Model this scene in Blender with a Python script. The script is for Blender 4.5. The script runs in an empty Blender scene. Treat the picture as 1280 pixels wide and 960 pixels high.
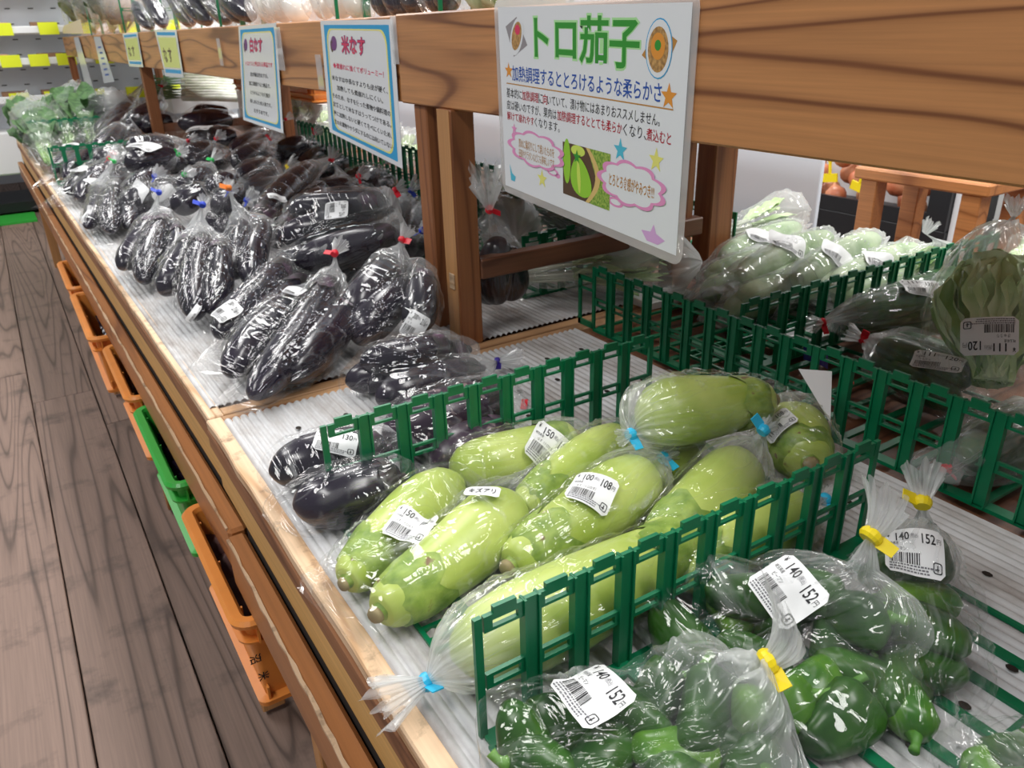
import bpy, bmesh, math, random
import numpy as np
from mathutils import Vector, Matrix
from mathutils.bvhtree import BVHTree

# ------------------------------------------------------------------ camera, world, lights, exposure
S = 0.42                       # metres per layout unit (camera stands one unit above the counter)
CH = 1.04                      # camera height above the floor; counter top at 0.62
FPX = 975.16
YAW, PITCH, ROLL = (math.radians(a) for a in (31.9416, 24.5314, -1.6128))
_f = Vector((math.sin(YAW)*math.cos(PITCH), math.cos(YAW)*math.cos(PITCH), -math.sin(PITCH)))
_r0 = Vector((math.cos(YAW), -math.sin(YAW), 0)); _u0 = _r0.cross(_f)
_r = math.cos(ROLL)*_r0 + math.sin(ROLL)*_u0
_u = -math.sin(ROLL)*_r0 + math.cos(ROLL)*_u0
scene = bpy.context.scene
COL = scene.collection
cd = bpy.data.cameras.new('camera'); cam = bpy.data.objects.new('camera', cd); COL.objects.link(cam)
cd.sensor_width = 36; cd.lens = FPX/1280*36; cd.clip_start = 0.02
cam.matrix_world = Matrix(((_r.x, _u.x, -_f.x, 0), (_r.y, _u.y, -_f.y, 0), (_r.z, _u.z, -_f.z, CH), (0, 0, 0, 1)))
cd.dof.use_dof = True; cd.dof.focus_distance = 0.62; cd.dof.aperture_fstop = 20
scene.camera = cam
scene.view_settings.view_transform = 'Standard'; scene.view_settings.look = 'None'
scene.view_settings.exposure = 0.0; scene.view_settings.gamma = 1.0
scene.view_settings.use_curve_mapping = False
world = bpy.data.worlds.new('world'); scene.world = world; world.use_nodes = True
world.node_tree.nodes['Background'].inputs[0].default_value = (0.93, 0.96, 1.0, 1)
world.node_tree.nodes['Background'].inputs[1].default_value = 0.24
LAMP_POS = [(-0.9, 0.3), (-0.9, 2.6), (-0.9, 4.9), (0.75, -0.5), (0.75, 1.9), (0.75, 4.3), (1.5, 0.3), (1.5, 2.7), (1.5, 5.1), (2.9, 0.2), (2.9, 2.6), (2.9, 4.9)]  # overhead tubes; third row is added fill to brighten the rear counter and panel
LAMP_W = 25.0
for lx, ly in LAMP_POS:
    ld = bpy.data.lights.new('tube_and_fill_light', 'AREA'); ld.shape = 'RECTANGLE'
    ld.size = 0.36; ld.size_y = 1.25; ld.energy = LAMP_W*(1.8 if lx > 2.5 else 1.0); ld.color = (1.0, 0.985, 0.96)
    lo = bpy.data.objects.new('tube_and_fill_light', ld); lo.location = (lx, ly, 2.55); COL.objects.link(lo)

# ------------------------------------------------------------------ small helpers
def P(x, y, z):                # layout units (z relative to the camera height) -> metres
    return Vector((x*S, y*S, CH + z*S))
def at(px, py, h=0.0):         # point h metres above the counter, on the sight line through a photograph pixel
    d = _f + (px-640)/FPX*_r - (py-480)/FPX*_u
    t = (0.62 + h - CH)/d.z
    return Vector((0, 0, CH)) + d*t
def atx(px, py, x):            # point on the upright plane X = x (layout units)
    d = _f + (px-640)/FPX*_r - (py-480)/FPX*_u
    return Vector((0, 0, CH)) + d*(x*S/d.x)
def aty(px, py, y):
    d = _f + (px-640)/FPX*_r - (py-480)/FPX*_u
    return Vector((0, 0, CH)) + d*(y*S/d.y)
def atz(px, py, z):
    d = _f + (px-640)/FPX*_r - (py-480)/FPX*_u
    return Vector((0, 0, CH)) + d*(z*S/d.z)

class MB:
    def __init__(s): s.v = []; s.f = []; s.m = []
    def add(s, v, f, m=0):
        o = len(s.v); s.v += [tuple(p) for p in v]; s.f += [tuple(i+o for i in q) for q in f]; s.m += [m]*len(f)
    def box(s, lo, hi, m=0):
        (a, b, c), (d, e, g) = lo, hi
        s.add([(a,b,c),(d,b,c),(d,e,c),(a,e,c),(a,b,g),(d,b,g),(d,e,g),(a,e,g)],
              [(0,3,2,1),(4,5,6,7),(0,1,5,4),(1,2,6,5),(2,3,7,6),(3,0,4,7)], m)
    def bar(s, a, b, w, h, m=0, up=(0,0,1)):   # oriented bar from a to b (centre line), w sideways, h along up
        a = Vector(a); b = Vector(b); d = (b-a).normalized(); u = Vector(up); sd = d.cross(u).normalized(); u = sd.cross(d).normalized()
        v = []
        for p in (a, b):
            for i, j in ((-1,-1),(1,-1),(1,1),(-1,1)): v.append(p + sd*(i*w/2) + u*(j*h/2))
        s.add(v, [(3,2,1,0),(4,5,6,7),(0,1,5,4),(1,2,6,5),(2,3,7,6),(3,0,4,7)], m)
    def tube(s, pts, rads, n=10, m=0, caps=True):
        pts = [Vector(p) for p in pts]; k = len(pts); vs = []
        if not hasattr(rads, '__len__'): rads = [rads]*k
        d0 = (pts[1]-pts[0]).normalized(); a = d0.orthogonal().normalized()
        for i, p in enumerate(pts):
            d = (pts[min(i+1, k-1)] - pts[max(i-1, 0)]).normalized()
            a = (a - d*a.dot(d)).normalized(); b = d.cross(a)
            for j in range(n):
                t = 2*math.pi*j/n; vs.append(p + (a*math.cos(t)+b*math.sin(t))*rads[i])
        fs = [(i*n+j, i*n+(j+1)%n, (i+1)*n+(j+1)%n, (i+1)*n+j) for i in range(k-1) for j in range(n)]
        if caps: fs += [tuple(range(n))[::-1], tuple((k-1)*n+j for j in range(n))]
        s.add(vs, fs, m)
    def mesh(s, name, mats, origin=(0,0,0), smooth=False, bevel=0):
        me = bpy.data.meshes.new(name); o = Vector(origin)
        me.from_pydata([Vector(p)-o for p in s.v], [], s.f)
        for mt in (mats if isinstance(mats, (list, tuple)) else [mats]): me.materials.append(mt)
        if any(s.m): me.polygons.foreach_set('material_index', s.m)
        if bevel:
            bm = bmesh.new(); bm.from_mesh(me)
            bmesh.ops.bevel(bm, geom=bm.edges[:], offset=bevel, segments=1, affect='EDGES', clamp_overlap=True)
            bm.to_mesh(me); bm.free()
        if smooth: me.polygons.foreach_set('use_smooth', [True]*len(me.polygons))
        me.update(); return me
    def obj(s, name, mats, parent=None, origin=None, smooth=False, bevel=0):
        if origin is None: origin = parent.location if parent else Vector((0,0,0))
        w = world_loc(parent) if parent else Vector((0,0,0))
        org = Vector(origin) if not parent else w
        me = s.mesh(name, mats, org, smooth, bevel)
        o = bpy.data.objects.new(name, me); COL.objects.link(o)
        if parent: o.parent = parent
        else: o.location = org
        return o
def world_loc(o):
    l = Vector((0,0,0))
    while o is not None: l += o.location; o = o.parent
    return l
def tag(o, label=None, cat=None, group=None, kind=None):
    if label: o['label'] = label
    if cat: o['category'] = cat
    if group: o['group'] = group
    if kind: o['kind'] = kind
    return o
def empty(name, loc, label=None, cat=None, group=None, kind=None):
    o = bpy.data.objects.new(name, None); COL.objects.link(o); o.location = loc; o.empty_display_size = 0.03
    return tag(o, label, cat, group, kind)
def inst(name, mesh, parent, loc=(0,0,0), rot=(0,0,0), scale=(1,1,1)):
    o = bpy.data.objects.new(name, mesh); COL.objects.link(o); o.parent = parent
    o.location = loc; o.rotation_euler = rot; o.scale = scale; return o

# ------------------------------------------------------------------ materials
def nodes(name):
    m = bpy.data.materials.new(name); m.use_nodes = True
    nt = m.node_tree; b = nt.nodes['Principled BSDF']
    return m, nt, b
def N(nt, t, **k):
    n = nt.nodes.new(t)
    for a, v in k.items(): setattr(n, a, v)
    return n
def plain(name, col, rough=0.5, spec=0.5, metal=0, noise=0, nscale=40, bump=0, coat=0):
    m, nt, b = nodes(name)
    b.inputs['Base Color'].default_value = (*col, 1); b.inputs['Roughness'].default_value = rough
    b.inputs['Specular IOR Level'].default_value = spec; b.inputs['Metallic'].default_value = metal
    b.inputs['Coat Weight'].default_value = coat; b.inputs['Coat Roughness'].default_value = 0.1
    if noise or bump:
        tc = N(nt, 'ShaderNodeTexCoord'); nz = N(nt, 'ShaderNodeTexNoise'); nz.inputs['Scale'].default_value = nscale; nz.inputs['Detail'].default_value = 4
        nt.links.new(tc.outputs['Object'], nz.inputs['Vector'])
        if noise:
            hs = N(nt, 'ShaderNodeHueSaturation'); hs.inputs['Color'].default_value = (*col, 1)
            mr = N(nt, 'ShaderNodeMapRange'); mr.inputs[1].default_value = 0.3; mr.inputs[2].default_value = 0.7
            mr.inputs[3].default_value = 1-noise; mr.inputs[4].default_value = 1+noise
            nt.links.new(nz.outputs['Fac'], mr.inputs[0]); nt.links.new(mr.outputs[0], hs.inputs['Value'])
            nt.links.new(hs.outputs[0], b.inputs['Base Color'])
        if bump:
            bp = N(nt, 'ShaderNodeBump'); bp.inputs['Strength'].default_value = bump; bp.inputs['Distance'].default_value = 0.002
            nt.links.new(nz.outputs['Fac'], bp.inputs['Height']); nt.links.new(bp.outputs[0], b.inputs['Normal'])
    return m
def ramp(nt, stops):
    r = N(nt, 'ShaderNodeValToRGB'); e = r.color_ramp.elements
    e[0].position = stops[0][0]; e[0].color = (*stops[0][1], 1); e[1].position = stops[-1][0]; e[1].color = (*stops[-1][1], 1)
    for p, c in stops[1:-1]:
        n = e.new(p); n.color = (*c, 1)
    return r
def wood(name, light, dark, axis=1, rings=9, along=1.2, across=9, rough=0.5, vary=0.12, sscale=7, stain=0.0, stain_col=(0.05,0.04,0.035), worn=None, coat=0.0):
    m, nt, b = nodes(name)
    tc = N(nt, 'ShaderNodeTexCoord'); oi = N(nt, 'ShaderNodeObjectInfo')
    mp = N(nt, 'ShaderNodeMapping'); sc = [across]*3; sc[axis] = along; mp.inputs['Scale'].default_value = sc
    ad = N(nt, 'ShaderNodeVectorMath', operation='ADD'); ml = N(nt, 'ShaderNodeMath', operation='MULTIPLY'); ml.inputs[1].default_value = 37
    nt.links.new(oi.outputs['Random'], ml.inputs[0]); nt.links.new(tc.outputs['Object'], mp.inputs[0])
    nt.links.new(mp.outputs[0], ad.inputs[0]); nt.links.new(ml.outputs[0], ad.inputs[1])
    n1 = N(nt, 'ShaderNodeTexNoise'); n1.inputs['Scale'].default_value = 1.0; n1.inputs['Detail'].default_value = 1.5; n1.inputs['Distortion'].default_value = 0.25
    nt.links.new(ad.outputs[0], n1.inputs['Vector'])
    m1 = N(nt, 'ShaderNodeMath', operation='MULTIPLY'); m1.inputs[1].default_value = rings*6.28
    sn = N(nt, 'ShaderNodeMath', operation='SINE'); nt.links.new(n1.outputs['Fac'], m1.inputs[0]); nt.links.new(m1.outputs[0], sn.inputs[0])
    mr = N(nt, 'ShaderNodeMapRange'); mr.inputs[1].default_value = -1; nt.links.new(sn.outputs[0], mr.inputs[0])
    pw = N(nt, 'ShaderNodeMath', operation='POWER'); pw.inputs[1].default_value = 2.5; nt.links.new(mr.outputs[0], pw.inputs[0])
    mid = tuple(0.55*a+0.45*c for a, c in zip(light, dark))
    r = ramp(nt, [(0.0, light), (0.55, tuple(0.8*a+0.2*c for a, c in zip(light, dark))), (0.85, mid), (1.0, dark)])
    nt.links.new(pw.outputs[0], r.inputs[0])
    mp2 = N(nt, 'ShaderNodeMapping'); sc2 = [260]*3; sc2[axis] = 6; mp2.inputs['Scale'].default_value = sc2
    nt.links.new(tc.outputs['Object'], mp2.inputs[0])
    n2 = N(nt, 'ShaderNodeTexNoise'); n2.inputs['Scale'].default_value = 1; n2.inputs['Detail'].default_value = 3; nt.links.new(mp2.outputs[0], n2.inputs['Vector'])
    n3 = N(nt, 'ShaderNodeTexNoise'); n3.inputs['Scale'].default_value = sscale; n3.inputs['Detail'].default_value = 5; n3.inputs['Roughness'].default_value = 0.65; nt.links.new(tc.outputs['Object'], n3.inputs['Vector'])
    v1 = N(nt, 'ShaderNodeMapRange'); v1.inputs[1].default_value = 0.3; v1.inputs[2].default_value = 0.7; v1.inputs[3].default_value = 0.86; v1.inputs[4].default_value = 1.1
    nt.links.new(n2.outputs['Fac'], v1.inputs[0])
    v2 = N(nt, 'ShaderNodeMapRange'); v2.inputs[3].default_value = 1-vary; v2.inputs[4].default_value = 1+vary; nt.links.new(oi.outputs['Random'], v2.inputs[0])
    mm = N(nt, 'ShaderNodeMath', operation='MULTIPLY'); nt.links.new(v1.outputs[0], mm.inputs[0]); nt.links.new(v2.outputs[0], mm.inputs[1])
    hs = N(nt, 'ShaderNodeHueSaturation'); nt.links.new(r.outputs[0], hs.inputs['Color']); nt.links.new(mm.outputs[0], hs.inputs['Value'])
    out = hs.outputs[0]
    if stain:
        mx = N(nt, 'ShaderNodeMixRGB'); mx.inputs[2].default_value = (*stain_col, 1)
        st = N(nt, 'ShaderNodeMapRange'); st.inputs[1].default_value = 0.54; st.inputs[2].default_value = 0.72; st.inputs[4].default_value = stain
        nt.links.new(n3.outputs['Fac'], st.inputs[0]); nt.links.new(st.outputs[0], mx.inputs[0]); nt.links.new(out, mx.inputs[1]); out = mx.outputs[0]
    if worn:
        n4 = N(nt, 'ShaderNodeTexNoise'); n4.inputs['Scale'].default_value = 1; n4.inputs['Detail'].default_value = 6; n4.inputs['Roughness'].default_value = 0.7
        mp4 = N(nt, 'ShaderNodeMapping'); sc4 = [50]*3; sc4[axis] = 12; mp4.inputs['Scale'].default_value = sc4
        nt.links.new(tc.outputs['Object'], mp4.inputs[0]); nt.links.new(mp4.outputs[0], n4.inputs['Vector'])
        mx = N(nt, 'ShaderNodeMixRGB'); mx.inputs[2].default_value = (*worn, 1)
        st = N(nt, 'ShaderNodeMapRange'); st.inputs[1].default_value = 0.5; st.inputs[2].default_value = 0.56
        nt.links.new(n4.outputs['Fac'], st.inputs[0]); nt.links.new(st.outputs[0], mx.inputs[0]); nt.links.new(out, mx.inputs[1]); out = mx.outputs[0]
    nt.links.new(out, b.inputs['Base Color'])
    b.inputs['Roughness'].default_value = rough; b.inputs['Coat Weight'].default_value = coat; b.inputs['Coat Roughness'].default_value = 0.25
    bp = N(nt, 'ShaderNodeBump'); bp.inputs['Strength'].default_value = 0.25; bp.inputs['Distance'].default_value = 0.001
    nt.links.new(pw.outputs[0], bp.inputs['Height']); nt.links.new(bp.outputs[0], b.inputs['Normal'])
    return m

def film_mat(name, haze=0.004, gloss=0.038, rough=0.045, tint=(1,1,1), bscale=42, bump=0.75, top=0.42):
    m = bpy.data.materials.new(name); m.use_nodes = True; nt = m.node_tree
    for n in list(nt.nodes):
        if n.type != 'OUTPUT_MATERIAL': nt.nodes.remove(n)
    out = [n for n in nt.nodes][0]
    tc = N(nt, 'ShaderNodeTexCoord'); mp = N(nt, 'ShaderNodeMapping'); mp.inputs['Scale'].default_value = (1, 1, 1)
    nt.links.new(tc.outputs['Object'], mp.inputs[0])
    nz = N(nt, 'ShaderNodeTexNoise'); nz.inputs['Scale'].default_value = bscale; nz.inputs['Detail'].default_value = 1.6; nz.inputs['Distortion'].default_value = 1.2
    fc = N(nt, 'ShaderNodeAttribute', attribute_name='film_co'); nt.links.new(fc.outputs['Vector'], nz.inputs['Vector'])
    # ridged folds: distance from 0.5 of a warped noise gives sharp creases
    s1 = N(nt, 'ShaderNodeMath', operation='SUBTRACT'); s1.inputs[1].default_value = 0.5; a1 = N(nt, 'ShaderNodeMath', operation='ABSOLUTE')
    nt.links.new(nz.outputs['Fac'], s1.inputs[0]); nt.links.new(s1.outputs[0], a1.inputs[0])
    mp.inputs['Scale'].default_value = (1, .22, 1); nt.links.new(fc.outputs['Vector'], mp.inputs[0])
    nz2 = N(nt, 'ShaderNodeTexNoise'); nz2.inputs['Scale'].default_value = bscale*2.6; nz2.inputs['Detail'].default_value = 2; nz2.inputs['Distortion'].default_value = 0.6; nt.links.new(mp.outputs[0], nz2.inputs['Vector'])
    s2 = N(nt, 'ShaderNodeMath', operation='SUBTRACT'); s2.inputs[1].default_value = 0.5; a2 = N(nt, 'ShaderNodeMath', operation='ABSOLUTE'); nt.links.new(nz2.outputs['Fac'], s2.inputs[0]); nt.links.new(s2.outputs[0], a2.inputs[0])
    m3 = N(nt, 'ShaderNodeMath', operation='MULTIPLY_ADD'); m3.inputs[1].default_value = 0.35; nt.links.new(a2.outputs[0], m3.inputs[0]); nt.links.new(a1.outputs[0], m3.inputs[2])
    bp = N(nt, 'ShaderNodeBump'); bp.inputs['Strength'].default_value = bump; bp.inputs['Distance'].default_value = 0.016
    nt.links.new(m3.outputs[0], bp.inputs['Height'])
    fr = N(nt, 'ShaderNodeLayerWeight'); fr.inputs['Blend'].default_value = 0.35
    tr = N(nt, 'ShaderNodeBsdfTransparent'); tr.inputs[0].default_value = (*tint, 1)
    gl = N(nt, 'ShaderNodeBsdfGlossy'); gl.inputs['Roughness'].default_value = rough; gl.inputs['Color'].default_value = (1, 1, 1, 1); nt.links.new(bp.outputs[0], gl.inputs['Normal'])
    df = N(nt, 'ShaderNodeBsdfDiffuse'); df.inputs[0].default_value = (0.92, 0.94, 0.95, 1); nt.links.new(bp.outputs[0], df.inputs['Normal'])
    tl = N(nt, 'ShaderNodeBsdfTranslucent'); tl.inputs[0].default_value = (0.92, 0.94, 0.95, 1)
    dt = N(nt, 'ShaderNodeMixShader'); dt.inputs[0].default_value = 0.4; nt.links.new(df.outputs[0], dt.inputs[1]); nt.links.new(tl.outputs[0], dt.inputs[2])
    # haze: crushed film whitens (stored per vertex); white crease lines paint in glints
    at_ = N(nt, 'ShaderNodeAttribute', attribute_name='crush')
    cr = N(nt, 'ShaderNodeMapRange'); cr.inputs[1].default_value = 0.0; cr.inputs[2].default_value = 0.012; cr.inputs[3].default_value = 1.0; cr.inputs[4].default_value = 0.0
    nt.links.new(a1.outputs[0], cr.inputs[0])
    c2 = N(nt, 'ShaderNodeMath', operation='MULTIPLY'); c2.inputs[1].default_value = 0.10; nt.links.new(cr.outputs[0], c2.inputs[0])
    hz = N(nt, 'ShaderNodeMath', operation='ADD'); hz.inputs[1].default_value = haze; nt.links.new(c2.outputs[0], hz.inputs[0])
    h2 = N(nt, 'ShaderNodeMath', operation='ADD', use_clamp=True); nt.links.new(hz.outputs[0], h2.inputs[0])
    c3 = N(nt, 'ShaderNodeMath', operation='MULTIPLY'); c3.inputs[1].default_value = 0.62; nt.links.new(at_.outputs['Fac'], c3.inputs[0]); nt.links.new(c3.outputs[0], h2.inputs[1])
    m1 = N(nt, 'ShaderNodeMixShader'); nt.links.new(h2.outputs[0], m1.inputs[0]); nt.links.new(tr.outputs[0], m1.inputs[1]); nt.links.new(dt.outputs[0], m1.inputs[2])
    g1 = N(nt, 'ShaderNodeMapRange'); g1.inputs[3].default_value = gloss; g1.inputs[4].default_value = top
    nt.links.new(fr.outputs['Facing'], g1.inputs[0])
    pw = N(nt, 'ShaderNodeMath', operation='POWER'); pw.inputs[1].default_value = 3.2; nt.links.new(fr.outputs['Facing'], pw.inputs[0]); nt.links.new(pw.outputs[0], g1.inputs[0])
    m2 = N(nt, 'ShaderNodeMixShader'); nt.links.new(g1.outputs[0], m2.inputs[0]); nt.links.new(m1.outputs[0], m2.inputs[1]); nt.links.new(gl.outputs[0], m2.inputs[2])
    nt.links.new(m2.outputs[0], out.inputs[0])
    return m

M_beam = wood('beam_wood', (0.58, 0.26, 0.095), (0.22, 0.075, 0.024), axis=1, rings=8, along=1.0, across=9, rough=0.42, coat=0.15)
M_post = wood('post_wood', (0.33, 0.125, 0.045), (0.20, 0.065, 0.022), axis=2, rings=6, along=1.0, across=14, rough=0.5)
M_postl = wood('post_pale_wood', (0.52, 0.26, 0.10), (0.30, 0.12, 0.04), axis=2, rings=5, along=1.2, across=14, rough=0.5)
M_cross = wood('cross_rail_wood', (0.22, 0.09, 0.045), (0.11, 0.04, 0.02), axis=0, rings=6, along=1.0, across=14, rough=0.5)
M_rail = wood('rail_wood', (0.40, 0.155, 0.045), (0.20, 0.065, 0.018), axis=1, rings=5, along=1.0, across=14, rough=0.45, coat=0.1)
M_ply = wood('plywood', (0.62, 0.37, 0.125), (0.50, 0.27, 0.075), axis=1, rings=2, along=0.8, across=6, rough=0.5)
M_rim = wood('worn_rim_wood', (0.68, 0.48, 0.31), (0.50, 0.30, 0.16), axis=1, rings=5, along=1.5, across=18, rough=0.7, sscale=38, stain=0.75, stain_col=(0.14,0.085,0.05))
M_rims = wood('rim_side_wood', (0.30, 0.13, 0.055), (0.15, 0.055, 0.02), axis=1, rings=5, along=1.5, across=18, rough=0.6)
M_joint = wood('joint_board_wood', (0.52, 0.30, 0.15), (0.26, 0.11, 0.045), axis=0, rings=5, along=1.5, across=18, rough=0.6, stain=0.5, stain_col=(0.16,0.08,0.04))
M_floor = wood('floor_plank_wood', (0.27, 0.180, 0.143), (0.115, 0.074, 0.058), axis=1, rings=20, along=0.32, across=7, rough=0.55, vary=0.16, stain=0.75, stain_col=(0.06,0.042,0.036))
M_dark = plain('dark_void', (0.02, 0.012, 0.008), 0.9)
M_stool = wood('stool_wood', (0.55, 0.22, 0.07), (0.32, 0.11, 0.03), axis=1, rings=5, along=1, across=10, rough=0.45)
M_green = plain('green_plastic', (0.0, 0.155, 0.062), 0.38, 0.5, noise=0.12, nscale=30)
M_gcrate = plain('bright_green_plastic', (0.035, 0.42, 0.05), 0.35)
M_ocrate = plain('orange_plastic', (0.80, 0.28, 0.05), 0.4, noise=0.1, nscale=12)
M_white = plain('white_plastic', (0.86, 0.87, 0.88), 0.4)
M_wall = plain('white_wall', (0.80, 0.82, 0.85), 0.8)
M_gwall = plain('grey_wall', (0.42, 0.42, 0.41), 0.85, noise=0.05, nscale=3)
M_shelfw = plain('shelf_white_metal', (0.86, 0.88, 0.90), 0.45)
M_shelfg = plain('shelf_grey_panel', (0.74, 0.77, 0.82), 0.5)
M_yell = plain('yellow_tag', (0.80, 0.90, 0.02), 0.5)
M_black = plain('black_metal', (0.012, 0.013, 0.015), 0.35)
M_ink = plain('black_ink', (0.012, 0.012, 0.015), 0.6)
M_paper = plain('label_paper', (0.86, 0.87, 0.88), 0.4)
def inkm(n, c): return plain(n, c, 0.45)
M_sheet = None
def sheet_mat():
    m, nt, b = nodes('foam_sheet')
    tc = N(nt, 'ShaderNodeTexCoord'); nz = N(nt, 'ShaderNodeTexNoise'); nz.inputs['Scale'].default_value = 4; nz.inputs['Detail'].default_value = 7; nz.inputs['Roughness'].default_value = 0.7
    mp = N(nt, 'ShaderNodeMapping'); mp.inputs['Scale'].default_value = (3.2, 1, 1); nt.links.new(tc.outputs['Object'], mp.inputs[0]); nt.links.new(mp.outputs[0], nz.inputs['Vector'])
    r = ramp(nt, [(0.30, (0.26, 0.22, 0.20)), (0.43, (0.45, 0.43, 0.42)), (0.55, (0.59, 0.59, 0.60)), (0.72, (0.68, 0.69, 0.71))])
    nt.links.new(nz.outputs['Fac'], r.inputs[0]); nt.links.new(r.outputs[0], b.inputs['Base Color']); b.inputs['Roughness'].default_value = 0.5
    return m
M_sheet = sheet_mat()
M_film = film_mat('clear_bag_film')
M_filmd = film_mat('crinkled_bag_film', haze=0.004, gloss=0.042, rough=0.05, bscale=46, bump=0.85)
M_filmg = film_mat('soft_bag_film', haze=0.07, gloss=0.045, rough=0.06, bscale=30, bump=0.9)
M_filmh = film_mat('hazy_bag_film', haze=0.20, gloss=0.05, rough=0.10, bscale=36, bump=0.7)
TIE = {'red': plain('red_tape', (0.75, 0.01, 0.03), 0.35), 'blue': plain('blue_tape', (0.02, 0.06, 0.55), 0.35), 'yellow': plain('yellow_tape', (0.85, 0.66, 0.01), 0.35),
       'cyan': plain('cyan_tape', (0.03, 0.50, 0.80), 0.35), 'green': plain('green_tape', (0.02, 0.50, 0.10), 0.35), 'orange': plain('orange_tape', (0.85, 0.22, 0.02), 0.35),
       'navy': plain('navy_tape', (0.05, 0.03, 0.30), 0.35)}

def veg_mat(name, c1, c2, rough=0.35, spec=0.5, scale=(14, 14, 14), spots=None, coat=0.0, bump=0.1, lo=0.35, hi=0.65):
    m, nt, b = nodes(name)
    tc = N(nt, 'ShaderNodeTexCoord'); oi = N(nt, 'ShaderNodeObjectInfo')
    ad = N(nt, 'ShaderNodeVectorMath', operation='ADD'); nt.links.new(tc.outputs['Object'], ad.inputs[0]); nt.links.new(oi.outputs['Location'], ad.inputs[1])
    mp = N(nt, 'ShaderNodeMapping'); mp.inputs['Scale'].default_value = scale; nt.links.new(ad.outputs[0], mp.inputs[0])
    nz = N(nt, 'ShaderNodeTexNoise'); nz.inputs['Scale'].default_value = 1; nz.inputs['Detail'].default_value = 4; nt.links.new(mp.outputs[0], nz.inputs['Vector'])
    r = ramp(nt, [(lo, c1), (hi, c2)]); nt.links.new(nz.outputs['Fac'], r.inputs[0]); out = r.outputs[0]
    if spots:
        n2 = N(nt, 'ShaderNodeTexNoise'); n2.inputs['Scale'].default_value = spots[1]; n2.inputs['Detail'].default_value = 5; nt.links.new(ad.outputs[0], n2.inputs['Vector'])
        st = N(nt, 'ShaderNodeMapRange'); st.inputs[1].default_value = spots[2]; st.inputs[2].default_value = spots[2]+0.05; nt.links.new(n2.outputs['Fac'], st.inputs[0])
        mx = N(nt, 'ShaderNodeMixRGB'); mx.inputs[2].default_value = (*spots[0], 1); nt.links.new(st.outputs[0], mx.inputs[0]); nt.links.new(out, mx.inputs[1]); out = mx.outputs[0]
    nt.links.new(out, b.inputs['Base Color']); b.inputs['Roughness'].default_value = rough; b.inputs['Specular IOR Level'].default_value = spec
    b.inputs['Coat Weight'].default_value = coat; b.inputs['Coat Roughness'].default_value = 0.08
    bp = N(nt, 'ShaderNodeBump'); bp.inputs['Strength'].default_value = bump; bp.inputs['Distance'].default_value = 0.002
    nt.links.new(nz.outputs['Fac'], bp.inputs['Height']); nt.links.new(bp.outputs[0], b.inputs['Normal'])
    return m
M_toro = veg_mat('pale_green_eggplant_skin', (0.36, 0.48, 0.075), (0.56, 0.66, 0.18), 0.32, scale=(16,16,16), spots=((0.30,0.22,0.08), 28, 0.70))
M_torc = veg_mat('green_calyx', (0.15, 0.26, 0.03), (0.34, 0.46, 0.09), 0.5, scale=(60,60,60), spots=((0.20,0.12,0.05), 60, 0.64), bump=0.5)
M_stemend = plain('dry_stem_end', (0.30, 0.24, 0.12), 0.7)
M_egg = veg_mat('black_eggplant_skin', (0.006, 0.005, 0.012), (0.016, 0.010, 0.024), 0.22, 0.6)
M_eggp = veg_mat('purple_speckled_eggplant_skin', (0.020, 0.008, 0.026), (0.035, 0.015, 0.035), 0.3, 0.5, spots=((0.22,0.16,0.17), 90, 0.60))
M_eggc = veg_mat('dark_calyx', (0.012, 0.010, 0.010), (0.10, 0.02, 0.09), 0.45, scale=(40,40,40), bump=0.4, lo=0.5, hi=0.8)
M_pep = veg_mat('green_pepper_skin', (0.008, 0.045, 0.006), (0.035, 0.12, 0.012), 0.28, 0.45, scale=(26,26,26))
M_pepl = veg_mat('light_pepper_skin', (0.03, 0.13, 0.01), (0.12, 0.28, 0.02), 0.28, 0.45, scale=(26,26,26))
M_stem = veg_mat('pepper_stem', (0.06, 0.20, 0.02), (0.16, 0.34, 0.05), 0.5)
M_cuke = veg_mat('cucumber_skin', (0.012, 0.055, 0.012), (0.035, 0.12, 0.025), 0.35, scale=(60,60,60), bump=0.6)
M_gourd = veg_mat('pale_gourd_skin', (0.26, 0.40, 0.18), (0.55, 0.66, 0.42), 0.4, scale=(24,24,24), spots=((0.14,0.30,0.07), 20, 0.60))
M_leaf = veg_mat('green_leaf', (0.025, 0.085, 0.02), (0.09, 0.20, 0.06), 0.45, scale=(40,40,40), bump=0.4)
M_leafp = veg_mat('pale_lettuce_leaf', (0.46, 0.66, 0.27), (0.78, 0.90, 0.60), 0.45, scale=(24,24,24), bump=0.5)
M_leafd = veg_mat('dark_lettuce_leaf', (0.12, 0.30, 0.05), (0.28, 0.46, 0.12), 0.45, scale=(24,24,24), bump=0.5)
M_leek = veg_mat('leek_white', (0.62, 0.68, 0.52), (0.85, 0.86, 0.80), 0.4)
M_onion = veg_mat('onion_skin', (0.45, 0.12, 0.05), (0.62, 0.30, 0.16), 0.4)
M_radish = veg_mat('white_radish_skin', (0.72, 0.72, 0.66), (0.85, 0.85, 0.80), 0.4)

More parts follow.
